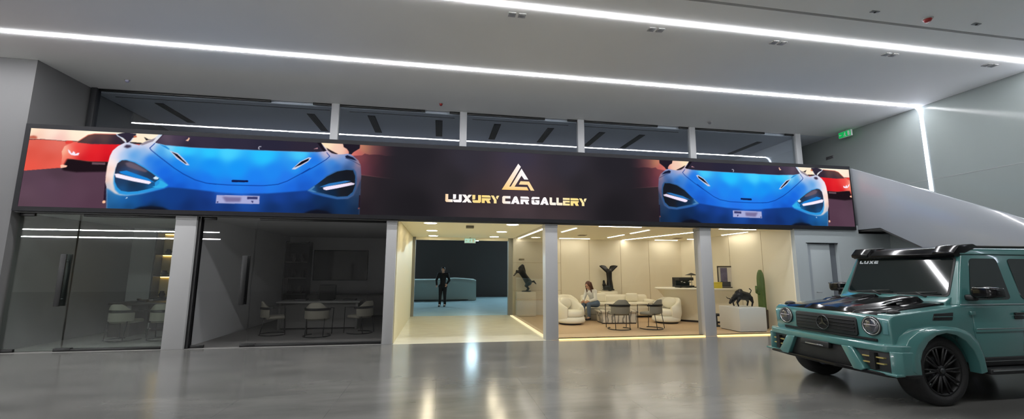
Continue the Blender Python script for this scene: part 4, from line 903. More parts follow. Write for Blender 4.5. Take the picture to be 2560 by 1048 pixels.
def barrel_chair(label, loc, rz, leather, name='tub_chair', grp='barrel chairs with a dark band round the back'):
    """curved back with a dark band, seat, slim frame on a curved sled (faces -y)"""
    t = thing(name, label, 'chair', loc, rz, grp)
    def shell(r0, r1, z0, f, a0=20, a1=160, n=15):
        rings = []
        for k in range(n):
            a = R(a0 + (a1 - a0) * k / (n - 1)); e = min(k, n - 1 - k) / (n - 1) * 2
            top = f(min(1, e * 1.5)); c, s = math.cos(a), math.sin(a)
            rings.append([(c * r0, s * r0, z0), (c * r0, s * r0, top), (c * r1, s * r1, top), (c * r1, s * r1, z0)])
        return rings
    shade(MB().loft(shell(.25, .295, .43, lambda e: .62 + .19 * e), bev=.012).build('backrest', leather, t))
    MB().loft(shell(.294, .308, .625, lambda e: .675, 8, 172), bev=.003).build('back_band', M_black, t)
    MB().box(-.24, .24, -.24, .16, .38, .46, .035, 3).build('seat', leather, t)
    fr = M_black
    MB().tube([(.30 * math.cos(R(a)), .30 * math.sin(R(a)), .67) for a in range(8, 173, 12)] , .011).build('arm_rail', fr, t)
    for s in (-1, 1):
        MB().tube([(s * .30, .04, .67), (s * .31, -.24, .66), (s * .29, -.26, .02)], .010).build('front_leg', fr, t)
        MB().tube([(s * .20, .20, .44), (s * .20, .27, .02)], .010).build('rear_leg', fr, t)
    MB().tube([(.30 * math.cos(R(a)) * 1.02, -.02 + .32 * math.sin(R(a)), .014) for a in range(-55, 236, 15)], .012).build('sled', fr, t)
    return t
barrel_chair('grey barrel chair seen from behind, in front of the marble table', (4.93, 1.55, 0), R(176), M_grey)
barrel_chair('grey barrel chair turned half aside, between the marble table and the last armchair', (5.86, 1.50, 0), R(214), M_grey)

# ------------------------------------------------------------------ sculptures
M_bronze = mat('black_bronze', (26, 25, 26), .3, .3)
t = thing('plinth', 'cream plinth against the back wall carrying the rearing horse', 'plinth', (3.02, 5.16, 0))
MB().box(-.34, .34, -.20, .23, .02, .84, .005).build('body', M_cream, t); MB().box(-.32, .32, -.18, .22, 0, .02).build('base', MJ, t)
# rearing horse, head to the left
hs = MB()
def L3(a, b, ra, rb): hs.limb([v * 1.06 for v in a], [v * 1.06 for v in b], ra * 1.5, rb * 1.5, 10)
L3((.16, 0, .30), (.02, 0, .50), .085, .070); L3((.02, 0, .50), (-.08, 0, .66), .070, .080)      # belly to chest
L3((-.08, 0, .66), (-.05, 0, .84), .062, .040); L3((-.05, 0, .84), (-.13, 0, .80), .040, .024)    # neck and head
L3((-.13, 0, .80), (-.17, 0, .755), .024, .018); L3((-.05, .02, .86), (-.045, .025, .90), .010, .004); L3((-.05, -.02, .86), (-.045, -.025, .90), .010, .004)
for s, k in ((1, .0), (-1, .05)):
    L3((-.10, s * .05, .63), (-.24, s * .05, .68 - k), .034, .018); L3((-.24, s * .05, .68 - k), (-.27 - k, s * .05, .58 - k), .016, .012); L3((-.27 - k, s * .05, .58 - k), (-.30 - k, s * .05, .57 - k), .013, .015)
    L3((.17, s * .06, .28), (.08, s * .07, .18), .06, .03); L3((.08, s * .07, .18), (.16, s * .07, .09), .024, .016); L3((.16, s * .07, .09), (.10, s * .07, .015), .015, .018)
L3((.22, 0, .30), (.34, 0, .33), .022, .022); L3((.34, 0, .33), (.42, 0, .24), .024, .012); L3((-.01, 0, .86), (.04, 0, .66), .016, .022)
hs.lathe([(0, 0), (.17, 0), (.17, .018), (0, .022)], (.09, 0, 0), 'z', 28)
fuse(solo(hs, 'horse_statue', M_bronze, 'black statue of a rearing horse on the cream plinth', 'statue', (2.96, 5.14, .856)), .012, 2)
solo(MB().box(-.10, .10, -.012, 0, 0, .055, .003), 'wall_plaque', mat('plaque_tan', (150, 136, 112), .4), 'small grey plaque on the cream wall above the rearing horse', 'plaque', (2.93, 5.398, 1.96))
# winged bust on the plinth behind the sofa
t = thing('plinth', 'cream plinth behind the sofa carrying the winged statue', 'plinth', (6.10, 5.18, 0))
MB().box(-.32, .32, -.17, .20, .02, .84, .005).build('body', M_cream, t); MB().box(-.30, .30, -.15, .19, 0, .02).build('base', MJ, t)
wg = MB()
wg.box(-.20, .20, -.10, .10, 0, .05, .01); wg.ball((-.04, 0, .10), (.18, .10, .09)); wg.ball((-.16, 0, .20), (.07, .07, .09)); wg.limb((-.16, 0, .24), (-.17, 0, .33), .05, .045)
wg.limb((.06, 0, .10), (.05, 0, .40), .13, .095); wg.limb((.05, 0, .40), (.04, 0, .66), .095, .11); wg.ball((.03, 0, .70), (.10, .08, .08))
for s in (-1, 1):
    for j in range(5):
        a = R(38 + 10 * j); r = .34 - .035 * j
        wg.limb((.03 + s * .05, 0, .66 + .02 * j), (.03 + s * (.06 + r * math.cos(a)), .015 * j, 0.70 + r * math.sin(a) * .85), .05, .028)
fuse(solo(wg, 'winged_statue', M_bronze, 'black statue with two raised wings behind the sofa', 'statue', (6.12, 5.14, .876)), .014, 2)

# white box with the bull near the glass
t = thing('display_box', 'white display box at the glass carrying the bull statue', 'plinth', (8.23, .90, 0))
MB().box(-.40, .40, -.40, .42, .015, .63, .006).build('body', mat('white_laminate', (206, 206, 204), .5), t); MB().box(-.38, .38, -.38, .40, 0, .015).build('base', M_base, t)
bl = MB()
def LB(a, b, ra, rb): bl.limb(a, b, ra, rb, 10)
LB((.18, 0, .26), (-.04, 0, .30), .115, .135); LB((-.04, 0, .30), (-.18, 0, .25), .135, .085); LB((-.18, 0, .25), (-.30, 0, .15), .075, .055); LB((-.30, 0, .15), (-.35, 0, .09), .05, .036)
LB((-.02, 0, .40), (-.12, 0, .36), .07, .06)
for s in (-1, 1):
    LB((-.29, s * .05, .19), (-.34, s * .12, .21), .018, .012); LB((-.34, s * .12, .21), (-.40, s * .10, .27), .012, .005)
    LB((-.13, s * .08, .20), (-.20, s * .09, .10), .05, .028); LB((-.20, s * .09, .10), (-.17, s * .09, .012), .022, .020)
    LB((.22, s * .08, .22), (.27, s * .09, .11), .065, .03); LB((.27, s * .09, .11), (.24, s * .09, .012), .024, .022)
LB((.27, 0, .33), (.33, 0, .42), .018, .012); LB((.33, 0, .42), (.27, 0, .47), .011, .016)
fuse(solo(bl, 'bull_statue', M_bronze, 'black bull statue with lowered head on the white box', 'statue', (8.20, .86, .645)), .010, 2)
# tall cactus-like plant in a slim dark pot
t = thing('cactus', 'tall green column plant standing right of the bull statue', 'plant', (9.04, 1.10, 0))
MB().lathe([(0, 0), (.10, 0), (.12, .02), (.135, .50), (.125, .52), (.11, .50), (0, .48)], (0, 0, 0), 'z', 28).build('pot', mat('pot_brown', (70, 60, 52), .6), t)
m = MB(); rings = []
for k in range(15):
    z = .46 + 1.17 * k / 14; r = .105 * (1 if k < 11 else math.sqrt(max(.02, 1 - ((k - 10) / 4.3) ** 2))); ring = []
    for j in range(40):
        a = 2 * math.pi * j / 40; q = .82 * r * (1 + .16 * math.cos(8 * a)); ring.append((q * math.cos(a), q * math.sin(a), z))
    rings.append(ring)
m.loft(rings); m.build('stem', mat('cactus_green', (86, 108, 52), .6, var=.15, scale=8), t)
m = MB().limb((-.07, 0, .95), (-.15, 0, 1.00), .03, .034).limb((-.15, 0, 1.00), (-.16, 0, 1.16), .034, .026)
m.build('side_arm', MATS['cactus_green'], t)

# ------------------------------------------------------------------ reception counter
top = [(6.93, 3.18), (7.25, 2.86), (7.9, 2.42), (8.5, 2.2), (9.225, 2.12), (9.225, 3.1), (8.7, 3.5), (7.9, 3.9), (7.2, 3.75)]
def ring_at(f, z):
    cxy = (8.45, 3.0)
    return [(cxy[0] + (x - cxy[0]) * (f if x < 9.2 else 1), cxy[1] + (y - cxy[1]) * (.80 + .20 * (f - .55) / .45 if x < 9.2 else 1), z) for x, y in top]
t = thing('reception_counter', 'white curved reception counter running to the right lounge wall', 'counter', (0, 0, 0))
shade(MB().loft([ring_at(.62, .06), ring_at(.66, .35), ring_at(.76, .70), ring_at(.92, .95), ring_at(.97, 1.0)], bev=.0).build('body', mat('counter_white', (228, 218, 192), .35), t), 50)
MB().loft([ring_at(.975, 1.0), ring_at(1.0, 1.012), ring_at(1.0, 1.045), ring_at(.985, 1.055)]).build('worktop', mat('counter_top', (240, 234, 218), .25), t)
MB().loft([ring_at(.58, 0), ring_at(.60, .06)], smooth=False).build('toe_kick', M_base, t)
# things on the counter
t = thing('coffee_machine', 'black coffee machine at the left end of the counter', 'coffee machine', (7.86, 3.1, 1.055), R(6))
MB().box(-.27, .27, -.20, .20, .02, .07, .008).build('drip_tray', M_black, t); MB().box(-.27, .27, .02, .20, .07, .30, .015).build('body', M_black, t)
MB().box(-.27, .27, -.18, .20, .23, .33, .015).build('head', M_plast, t)
for x in (-.13, .13): MB().tube([(x, -.10, .23), (x, -.10, .17)], .03).tube([(x, -.10, .18), (x, -.27, .17)], .012).build('portafilter', M_steel, t)
for x in (-.2, .2): MB().box(x - .03, x + .03, -.12, .12, 0, .02).build('foot', M_black, t)
t = thing('menu_stand', 'low black tray with small dark cups right of the coffee machine', 'tray', (8.40, 2.95, 1.055))
MB().box(-.19, .19, -.13, .13, 0, .03, .008).build('tray', M_black, t)
for i, x in enumerate((-.11, 0, .11)): MB().lathe([(0, .03), (.03, .03), (.042, .12), (.036, .12), (.026, .036), (0, .036)], (x, 0, 0), 'z', 20).build('cup', M_plast, t)
t = thing('desk_lamp', 'small lamp with flat dark shade above the coffee machine', 'lamp', (8.28, 3.28, 1.055))
MB().lathe([(0, 0), (.08, 0), (.08, .015), (0, .02)], (0, 0, 0), 'z', 24).build('base', M_black, t); MB().tube([(0, 0, .015), (0, 0, .44)], .010).build('stem', M_steel, t)
MB().lathe([(.02, .47), (.20, .40), (.205, .395), (.02, .455)], (0, 0, 0), 'z', 32).build('lamp_shade', M_plast, t)
t = thing('picture_frame', 'tall framed picture leaning on the counter near the right wall', 'picture', (9.06, 2.62, 1.055), R(-12))
MB().box(-.24, .24, -.012, .012, 0, .68).build('backing', mat('frame_pale', (196, 190, 178), .4), t)
fr = MB().box(-.25, .25, -.02, .02, .66, .70).box(-.25, .25, -.02, .02, 0, .03).box(-.25, -.225, -.02, .02, 0, .70).box(.225, .25, -.02, .02, 0, .70).build('frame', mat('frame_dark', (60, 52, 40), .4), t)
MB().box(-.16, .05, -.015, -.011, .20, .64).build('artwork', mat('art_violet', (92, 86, 112), .5, var=.35, scale=5), t)
MB().box(-.20, .14, -.016, -.012, .04, .20).build('artwork_foot', mat('art_dark', (48, 48, 52), .5), t)
MB().box(.07, .20, -.015, -.011, .20, .64).build('artwork_margin', mat('art_pale', (206, 198, 190), .5), t)
t = thing('gift_box', 'yellow box on the counter left of the framed picture', 'box', (8.60, 2.50, 1.055), R(5))
MB().box(-.17, .17, -.10, .10, 0, .15, .006).build('body', mat('box_yellow', (216, 196, 66), .5), t); MB().box(-.175, .175, -.105, .105, .15, .19, .006).build('lid', mat('box_yellow', (216, 196, 66), .5), t)
t = thing('bar_stool', 'dark low stool in front of the counter beside the white box', 'stool', (8.02, 1.72, 0))
MB().lathe([(0, 0), (.16, 0), (.16, .02), (.03, .05), (0, .05)], (0, 0, 0), 'z', 28).build('base', M_black, t); MB().tube([(0, 0, .04), (0, 0, .30)], .02).build('stem', M_black, t)
MB().lathe([(0, .30), (.12, .30), (.14, .33), (.12, .36), (0, .365)], (0, 0, 0), 'z', 28).build('seat', M_plast, t)

# ------------------------------------------------------------------ unlit offices
struct(MB().box(-8.30, -5.30, 3.40, 3.52, 0, 2.72).box(-5.30, -5.10, .30, 5.9, 0, 2.72).box(-5.30, -1.07, 5.88, 6.0, 0, 2.72), 'wall_office', M_office, 'dim grey walls of the two unlit offices')
struct(MB().box(-8.30, -1.07, .10, 6.0, 2.70, 2.82), 'ceiling_office', mat('office_ceiling', (200, 201, 202), .7), 'dim ceiling of the two unlit offices')
struct(MB().box(-1.10, -1.07, .3, 5.9, 0, 2.72), 'wall_office_side', M_office)
M_ivory = mat('ivory_leather', (124, 121, 108), .6)
barrel_chair('pale barrel chair in the leftmost bay, nearer the door', (-7.00, 1.45, 0), R(174), M_ivory)
barrel_chair('pale barrel chair in the leftmost bay, next to the wide pillar', (-6.18, 1.45, 0), R(184), M_ivory)
t = thing('desk', 'dark desk behind the pale chairs in the leftmost bay', 'desk', (-6.65, 2.30, 0))
MB().box(-1.05, .95, -.38, .38, .74, .79, .008).build('tabletop', mat('dark_wood', (44, 38, 34), .35), t)
for s in (-1, 1): MB().box(s * .80 - .22, s * .80 + .22, -.32, .32, 0, .74, .006).build('pedestal', mat('dark_wood', (44, 38, 34), .35), t)
MB().box(-.60, .60, .28, .32, .25, .74).build('modesty_panel', mat('dark_wood', (44, 38, 34), .35), t)
t = thing('desk_phone', 'small dark phone on the desk of the leftmost bay', 'phone', (-7.15, 2.2, .79), R(15))
MB().prism([(-.08, 0), (.08, 0), (.08, .06), (-.08, .03)], 'x', -.10, .10, .004).build('body', M_plast, t); MB().box(-.10, -.05, -.09, .09, .05, .085, .015).build('handset', M_black, t)
t = thing('shelf_unit', 'wall shelf lit in warm yellow beside the wide pillar', 'shelf', (-6.80, 3.18, 0))
MB().box(-.72, .72, .18, .20, .85, 2.60).build('back_panel', mat('shelf_back', (206, 186, 130), .5), t)
for s in (-1, 1): MB().box(s * .72 - .02, s * .72 + .02, -.12, .20, .80, 2.62).build('side_panel', M_dark, t)
for z in (.85, 1.42, 2.00, 2.58): MB().box(-.70, .70, -.12, .18, z - .03, z).build('shelf', M_dark, t)
for z in (1.38, 1.96, 2.54): MB().box(-.68, .68, .15, .165, z - .012, z).build('shelf_light', glow('shelf_light', (255, 216, 130), 9.0), t)
t2 = thing('cabinet', 'dark low cabinet under the lit shelf', 'cabinet', (-6.66, 3.16, 0))
MB().box(-.74, .74, -.16, .22, .06, .80, .006).build('body', M_dark, t2); MB().box(-.72, .72, -.14, .2, 0, .06).build('base', M_black, t2)
for s in (-1, 1): MB().box(s * .365 - .355, s * .365 + .355, -.175, -.16, .08, .78, .003).build('door', M_dark, t2)
for i, (x, z, w, h) in enumerate(((-.50, 1.42, .09, .13), (-.22, 1.42, .07, .20), (-.50, .85, .08, .16), (-.2, .85, .10, .12), (-.46, 2.0, .08, .12), (.25, 1.42, .1, .16), (.3, .85, .1, .2))):
    v = solo(MB().lathe([(0, 0), (w * .6, 0), (w, h * .35), (w * .55, h * .8), (w * .65, h), (w * .5, h), (w * .4, h * .8), (0, h * .3)], (0, 0, 0), 'z', 20), 'vase', M_black,
         'dark ornament on the lit shelf, %s' % ('middle board at far left', 'middle board second from left', 'lowest board at far left', 'lowest board second from left', 'top board at left', 'middle board at right', 'lowest board at right')[i], 'ornament', (-6.80 + x, 3.17, z + .002), 0, 'ornaments on the lit shelf')
# second office
t = thing('desk', 'pale fronted desk in the dark office bay', 'desk', (-3.18, 2.95, 0))
MW = mat('desk_grey', (104, 103, 100), .4)
MB().box(-1.06, 1.06, -.40, .40, .70, .745, .006).build('tabletop', mat('desk_top', (150, 150, 146), .3), t); MB().box(-.98, .98, -.26, -.22, .04, .70).build('front_panel', MW, t)
for s in (-1, 1): MB().box(s * .98 - .03, s * .98 + .03, -.34, .36, 0, .70, .004).build('side_panel', MW, t)
t = thing('laptop', 'dark laptop lying on the desk of the dark office', 'laptop', (-3.05, 2.95, .745), R(180))
MB().box(-.17, .17, -.12, .12, 0, .018, .004).build('base', M_plast, t); MB().prism([(.12, .018), (.13, .018), (.20, .22), (.19, .22)], 'x', -.17, .17).build('lid', M_plast, t)
for k, (x, h, g) in enumerate(((-3.75, .05, 112), (-2.45, .04, 96))):
    q = thing('document_tray', ['paper tray on the left half of the dark office desk', 'paper tray on the right half of the dark office desk'][k], 'tray', (x, 3.0, .745))
    MB().box(-.16, .16, -.11, .11, 0, .012).box(-.16, -.15, -.11, .11, 0, h).box(.15, .16, -.11, .11, 0, h).build('body', M_plast, q); MB().box(-.14, .14, -.10, .10, .012, .03).build('paper', mat('paper_%d' % g, (g, g, g), .7), q)
barrel_chair('pale barrel chair seen from behind at the desk in the dark office', (-2.88, 1.42, 0), R(182), M_ivory)
barrel_chair('pale barrel chair at the left end of the desk in the dark office', (-4.02, 1.85, 0), R(110), M_ivory)
barrel_chair('pale barrel chair at the right end of the desk in the dark office', (-1.95, 1.85, 0), R(236), M_ivory)
t = thing('office_chair', 'dark swivel chair behind the desk in the dark office', 'chair', (-3.2, 3.75, 0), R(180))
MB().box(-.25, .25, -.24, .24, .44, .52, .03, 3).build('seat', M_plast, t); MB().box(-.24, .24, .20, .27, .55, 1.16, .03, 3).build('backrest', M_plast, t); MB().tube([(0, 0, .08), (0, 0, .44)], .03).build('column', M_black, t)
MB().tube([(0, .22, .48), (0, .26, .70)], .03).build('back_bracket', M_black, t)
for k in range(5): MB().tube([(0, 0, .09), (.29 * math.cos(R(72 * k)), .29 * math.sin(R(72 * k)), .05)], .018).ball((.29 * math.cos(R(72 * k)), .29 * math.sin(R(72 * k)), .03), .03).build('caster_arm', M_black, t)
t = thing('wall_tv', 'black television on the back wall of the dark office', 'television', (-3.38, 5.88, 1.22))
MB().box(-.90, .90, -.06, -.01, 0, 1.04, .006).build('frame', M_black, t); MB().box(-.88, .88, -.064, -.059, .02, 1.02).build('display', mat('tv_glass', (8, 8, 9), .08), t); MB().box(-.2, .2, -.01, 0, .3, .7).build('bracket', M_black, t)
t = thing('sideboard', 'low grey sideboard under the television', 'sideboard', (-3.0, 5.60, 0))
MB().box(-1.3, 1.3, -.22, .24, .08, .78, .006).build('body', MW, t); MB().box(-1.26, 1.26, -.18, .22, 0, .08).build('base', M_black, t)
for k in range(4): MB().box(-1.27 + k * .64, -.66 + k * .64, -.236, -.22, .11, .75, .003).build('door', MW, t)
t = thing('bookcase', 'tall open bookcase left of the television', 'shelf', (-4.72, 5.62, 0))
for s in (-1, 1): MB().box(s * .36 - .02, s * .36 + .02, -.16, .24, 0, 2.52).build('side_panel', M_dark, t)
MB().box(-.34, .34, .22, .24, 0, 2.5).build('back_panel', mat('case_back', (30, 30, 32), .6), t)
for z in (.10, .80, 1.32, 1.85, 2.50): MB().box(-.34, .34, -.16, .22, z - .03, z).build('shelf', MW, t)
for i, (x, z) in enumerate(((-.18, .80), (.12, .80), (-.1, 1.32), (.18, 1.32), (-.16, 1.85), (.1, 1.85))):
    solo(MB().lathe([(0, 0), (.05, 0), (.085, .10), (.05, .22), (.06, .27), (.045, .27), (0, .1)], (0, 0, 0), 'z', 18), 'vase', M_black, 'dark vase in the open bookcase, %s, %s' % (('lowest of three boards', 'middle board', 'top board')[i // 2], ('left', 'right')[i % 2]), 'ornament', (-4.72 + x, 5.64, z + .002), 0, 'vases in the bookcase')

# ------------------------------------------------------------------ dark hall behind the passage
struct(MB().box(-6.0, 9.0, 16.0, 16.2, 0, 5.0).box(-6.2, -6, 5.7, 16.2, 0, 5.0).box(9.0, 9.2, 5.7, 16.2, 0, 5.0).box(-6.0, -1.05, 6.0, 6.1, 0, 5.0).box(2.62, 9.0, 5.7, 5.8, 0, 5.0).box(-1.05, 2.62, 5.7, 5.8, 2.76, 5.0), 'wall_rear', M_far, 'black rear wall of the dark hall')
struct(MB().box(-6.2, 9.2, 5.7, 16.2, 5.0, 5.1), 'ceiling_rear', M_far)
for fx, fz, fs, lab in ((2.0, 3.45, 45.0, 'cool white floodlight high on the rear wall straight behind the passage'), (6.6, 3.9, 1800.0, 'unseen cool white floodlight added beyond the right end of the passage to light the dark hall'), (-4.4, 3.9, 1150.0, 'unseen cool white floodlight added beyond the left end of the passage to light the dark hall')):  # the two strong side floods are unseen, added to brighten the rear hall
  t = thing('flood_light', lab, 'light', (fx, 15.89, fz), 0, 'floodlights of the dark hall')
  MB().box(-.32, .32, -.05, .1, -.14, .14, .01).build('housing', M_black, t); MB().box(-.29, .29, -.056, -.049, -.11, .11).build('lamp_panel', glow('cool_flood_%d' % fs, (205, 240, 255), fs), t)
# car under a pale cover
def cover():
    """car shape under a cover: bonnet, screen slope, flat roof line, draped to the floor"""
    prof = [(-3.3, .92), (-2.9, 1.04), (-2.2, 1.08), (-1.0, 1.09), (-.2, 1.10), (.4, 1.13), (.9, 1.17), (1.4, 1.14), (1.9, 1.10), (2.0, 1.06)]
    rings = []
    for x, h in prof:
        f = .96 + .04 * min(1, (2.10 - x) / .5)
        ring = []
        for k, (y, z) in enumerate(((-.98, .02), (-.95, .35), (-.91, .80 * h), (-.86, .955 * h), (-.74, h), (0, h * 1.01), (.74, h), (.86, .955 * h), (.91, .80 * h), (.95, .35), (.98, .02))):
            wob = .035 * math.sin(7.3 * x + k * 1.9) if z < .6 else .012 * math.sin(11 * x + k)
            ring.append((x, (y + wob * (1 if y > 0 else -1)) * f, z))
        rings.append(ring)
    return MB().loft(rings)
t = thing('covered_car', 'car under a pale grey dust cover in the dark hall', 'car', (-.05, 13.9, 0), 0)
o = cover().build('dust_cover', mat('cover_cloth', (176, 196, 192), .6, bump=.3, scale=3), t); shade(o, 60)
MB().tube([(-3.0, -1.0, .03), (-1, -1.0, .025), (1.0, -1.0, .03), (1.95, -.9, .03)], .03).build('hem', mat('cover_hem', (70, 74, 76), .8), t)
for x in (-2.2, 1.1):
    MB().lathe([(.0, -.10), (.33, -.10), (.33, .10), (.0, .10)], (x, -.80, .33), 'y', 28).build('wheel', M_black, t)
# ------------------------------------------------------------------ people
M_skin = mat('skin', (206, 160, 134), .5)
M_hairb = mat('brown_hair', (84, 46, 34), .5, var=.2, scale=30)
M_hairk = mat('black_hair', (16, 14, 14), .5)
M_white = mat('white_shirt', (228, 226, 220), .8)
M_jeans = mat('blue_denim', (92, 110, 134), .85, var=.1, scale=25)
M_darkc = mat('dark_cloth', (22, 22, 24), .8)
def head(mb, c, fwd, up, k=1.0):
    """skull, jaw, nose, brow, ears and neck root; returns a frame"""
    f = Vector(fwd).normalized(); u = Vector(up); u = (u - f * u.dot(f)).normalized(); s = u.cross(f)
    M = Matrix((s, f, u)).transposed(); c = Vector(c)
    P = lambda x, y, z: c + M @ Vector((x, y, z)) * k
    mb.ball(P(0, -.01, .03), (.075 * k, .094 * k, .09 * k), 16, M); mb.ball(P(0, .025, -.045), (.056 * k, .062 * k, .068 * k), 14, M)
    mb.limb(P(0, .088, .0), P(0, .106, -.028), .009 * k, .015 * k, 8)
    for e in (-1, 1):
        mb.ball(P(e * .074, -.005, -.005), (.012 * k, .022 * k, .032 * k), 8, M)
        mb.limb(P(e * .045, .080, .025), P(e * .015, .088, .022), .010 * k, .010 * k, 8)
    mb.limb(P(-.018, .082, -.062), P(.018, .082, -.062), .010 * k, .010 * k, 8)
    return P, M
def face(parent, P, k=1.0):
    m = MB()
    for e in (-1, 1): m.ball(P(e * .030, .082, .004), .011 * k, 8)
    m.build('eye', M_black, parent)
    m = MB().limb(P(-.020, .094, -.060), P(.020, .094, -.060), .005 * k, .005 * k, 6); m.build('lips', mat('lips', (170, 96, 88), .4), parent)
def hand(mb, w, d, side, k=1.0, curl=.5):
    """palm and five bent fingers going from wrist w along d; side = thumb direction"""
    w = Vector(w); d = Vector(d).normalized(); s = Vector(side); s = (s - d * s.dot(d)).normalized(); n = d.cross(s)
    mb.limb(w, w + d * .045 * k, .026 * k, .034 * k, 8)
    for i, (o, l) in enumerate(((-.030, .060), (-.010, .074), (.010, .078), (.029, .070))):
        a = w + d * .075 * k + s * o * k
        mb.limb(w + d * .04 * k + s * o * .8 * k, a, .014 * k, .011 * k, 6)
        b = a + (d * (1 - curl * .5) + n * curl * .6).normalized() * l * .5 * k; e = b + (d * (1 - curl) + n * curl).normalized() * l * .45 * k
        mb.limb(a, b, .0095 * k, .009 * k, 6); mb.limb(b, e, .009 * k, .0075 * k, 6)
    a = w + d * .02 * k + s * .03 * k; b = a + (d * .7 + s * .7) * .04 * k; mb.limb(a, b, .013 * k, .0105 * k, 6); mb.limb(b, b + (d * .9 + s * .2).normalized() * .03 * k, .0105 * k, .008 * k, 6)

# seated person, facing left, leaning forward; origin on the floor under the hips
def seated():
    t = thing('person', 'person with long brown hair, white top and blue jeans, seated beside the marble table', 'person', (5.04, 3.76, .02), R(122))
    # local frame: +y is forward
    hip = [(-.09, 0, .50), (.09, 0, .50)]; knee = [(-.11, .43, .50), (.10, .43, .49)]; ank = [(-.10, .40, .10), (.09, .47, .10)]
    sh = [(-.17, .16, .90), (.17, .16, .90)]; elb = [(-.23, .22, .66), (.23, .24, .66)]; wr = [(-.10, .42, .59), (.10, .42, .59)]
    b = MB()
    P, M = head(b, (0, .30, 1.10), (0, .85, -.35), (0, .35, .85))
    b.limb((0, .20, .95), (0, .27, 1.05), .052, .048)
    b.limb((0, .0, .52), (0, .05, .70), .13, .115); b.limb((0, .05, .70), (0, .14, .86), .115, .12); b.limb(sh[0], sh[1], .062, .062)
    for i in (0, 1):
        b.limb(hip[i], knee[i], .088, .058); b.limb(knee[i], ank[i], .055, .036); b.limb(ank[i], Vector(ank[i]) + Vector((0, .15, -.06)), .036, .026)
        b.limb(sh[i], elb[i], .048, .038); b.limb(elb[i], wr[i], .036, .026)
        hand(b, wr[i], (.35 if i == 0 else -.35, .9, -.25), (0, .1, .9), 1.0, .5)
    body = fuse(b.build('body', M_skin, t), .007, 2)
    c = MB(); c.limb((0, .0, .54), (0, .05, .72), .142, .130); c.limb((0, .05, .72), (0, .145, .86), .130, .132); c.limb(sh[0], sh[1], .074, .074)
    for i in (0, 1): c.limb(sh[i], elb[i], .062, .052); c.limb(elb[i], Vector(elb[i]).lerp(Vector(wr[i]), .8), .050, .040)
    fuse(c.build('shirt', M_white, t), .010, 2)
    j = MB(); j.limb(hip[0], hip[1], .125, .125)
    for i in (0, 1): j.limb(hip[i], knee[i], .102, .072); j.limb(knee[i], Vector(ank[i]) + Vector((0, 0, .03)), .070, .052)
    fuse(j.build('jeans', M_jeans, t), .010, 2)
    h = MB(); h.ball(P(0, -.025, .035), (.092, .105, .098), 16, M)
    for x in (-.075, -.04, 0, .04, .075): h.limb(P(x, -.06, .05), P(x * 1.2, -.09, -.30), .040, .026)
    for e in (-1, 1): h.limb(P(e * .078, .01, .03), P(e * .088, .03, -.22), .026, .020)
    fuse(h.build('hair', M_hairb, t), .010, 2)
    s = MB()
    for i in (0, 1): s.limb(Vector(ank[i]) + Vector((0, -.03, -.055)), Vector(ank[i]) + Vector((0, .15, -.062)), .042, .036)
    fuse(s.build('shoe', M_darkc, t), .008, 2)
    face(t, P)
seated()
# stool under the seated person
t = thing('pouf', 'grey round pouf under the seated person', 'stool', (5.04, 3.76, 0))
MB().lathe([(0, 0), (.26, 0), (.29, .05), (.29, .32), (.25, .36), (0, .365)], (0, 0, 0), 'z', 32).build('seat', mat('pouf_grey', (150, 146, 136), .9, bump=.2, scale=40), t); MB().lathe([(.288, .19), (.296, .195), (.288, .20), (.28, .195)], (0, 0, 0), 'z', 32, True).build('piping', M_base, t)

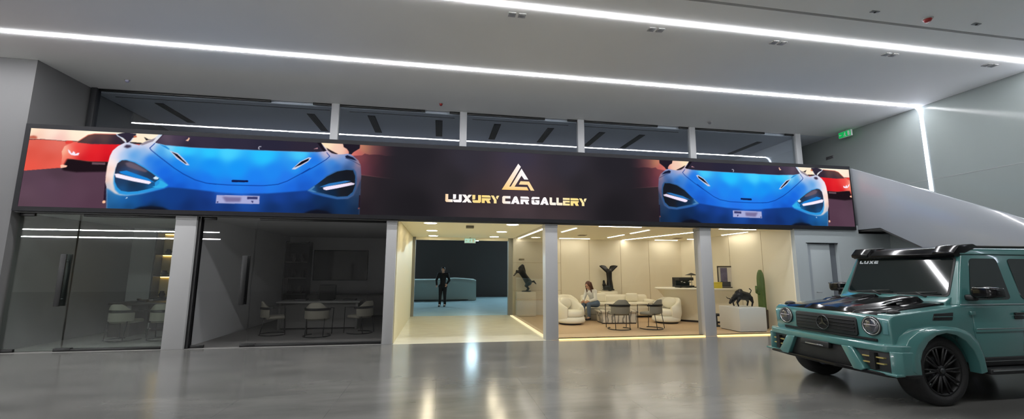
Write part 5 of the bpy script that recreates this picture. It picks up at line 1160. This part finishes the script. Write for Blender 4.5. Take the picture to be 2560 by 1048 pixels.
def standing():
    t = thing('person', 'person in dark clothes standing in the dark hall before the covered car', 'person', (.17, 9.40, 0), R(168))
    hip = [(-.09, 0, .88), (.09, 0, .88)]; knee = [(-.10, .03, .48), (.10, .05, .48)]; ank = [(-.10, -.02, .09), (.12, .02, .09)]
    sh = [(-.19, 0, 1.40), (.19, 0, 1.40)]; elb = [(-.29, .02, 1.14), (.29, .02, 1.14)]; wr = [(-.20, .18, .98), (.24, .16, .92)]
    b = MB(); P, M = head(b, (0, .03, 1.60), (0, 1, -.1), (0, 0, 1))
    b.limb((0, 0, 1.42), (0, .02, 1.54), .055, .052); b.limb((0, 0, .90), (0, .0, 1.12), .135, .115); b.limb((0, 0, 1.12), (0, 0, 1.32), .115, .14); b.limb(sh[0], sh[1], .066, .066)
    for i in (0, 1):
        b.limb(hip[i], knee[i], .090, .058); b.limb(knee[i], ank[i], .055, .038); b.limb(ank[i], Vector(ank[i]) + Vector((0, .15, -.05)), .038, .028)
        b.limb(sh[i], elb[i], .050, .040); b.limb(elb[i], wr[i], .038, .028); hand(b, wr[i], (.1 if i == 0 else -.1, .6, -.7), (.6 if i == 0 else -.6, .5, .2), 1.0, .5)
    fuse(b.build('body', M_skin, t), .009, 2)
    c = MB(); c.limb((0, 0, .92), (0, 0, 1.12), .150, .135); c.limb((0, 0, 1.12), (0, 0, 1.32), .135, .155); c.limb(sh[0], sh[1], .080, .080)
    for i in (0, 1): c.limb(sh[i], elb[i], .065, .054); c.limb(elb[i], Vector(elb[i]).lerp(Vector(wr[i]), .9), .052, .042)
    fuse(c.build('shirt', M_darkc, t), .011, 2)
    j = MB(); j.limb(hip[0], hip[1], .125, .125)
    for i in (0, 1): j.limb(hip[i], knee[i], .106, .074); j.limb(knee[i], Vector(ank[i]) + Vector((0, 0, .02)), .072, .058)
    fuse(j.build('trousers', M_darkc, t), .011, 2)
    h = MB(); h.ball(P(0, -.02, .04), (.086, .10, .092), 16, M); fuse(h.build('hair', M_hairk, t), .010, 1)
    s = MB()
    for i in (0, 1): s.limb(Vector(ank[i]) + Vector((0, -.04, -.048)), Vector(ank[i]) + Vector((0, .16, -.052)), .042, .038)
    fuse(s.build('shoe', M_black, t), .009, 2)
    face(t, P)
standing()
# ------------------------------------------------------------------ world, camera, view
w = bpy.data.worlds.new('World'); SC.world = w; w.use_nodes = True
w.node_tree.nodes['Background'].inputs['Color'].default_value = (.5, .52, .56, 1); w.node_tree.nodes['Background'].inputs['Strength'].default_value = .05
cam = bpy.data.cameras.new('Camera'); co = bpy.data.objects.new('Camera', cam); COL.objects.link(co)
cam.sensor_fit = 'HORIZONTAL'; cam.sensor_width = 36.0; cam.lens = 1050.8 / 2560 * 36.0; cam.clip_end = 200; cam.clip_start = .05
yaw, pitch, roll = R(9.66483), R(8.19608), R(0.21954)
fw = Vector((math.sin(yaw) * math.cos(pitch), math.cos(yaw) * math.cos(pitch), math.sin(pitch)))
rt = Vector((math.cos(yaw), -math.sin(yaw), 0)); up = rt.cross(fw)
r2 = rt * math.cos(roll) + up * math.sin(roll); u2 = up * math.cos(roll) - rt * math.sin(roll)
Mx = Matrix((r2, u2, -fw)).transposed().to_4x4(); Mx.translation = Vector((0, -9.694, 1.6)); co.matrix_world = Mx
SC.camera = co
SC.view_settings.view_transform = 'Standard'; SC.view_settings.look = 'None'; SC.view_settings.gamma = 1.0; SC.view_settings.use_curve_mapping = False
SC.view_settings.exposure = 0.0
SC.cycles.max_bounces = 10; SC.cycles.diffuse_bounces = 5; SC.cycles.glossy_bounces = 5; SC.cycles.transparent_max_bounces = 24
SC.cycles.sample_clamp_indirect = 6.0; SC.cycles.blur_glossy = 0.5
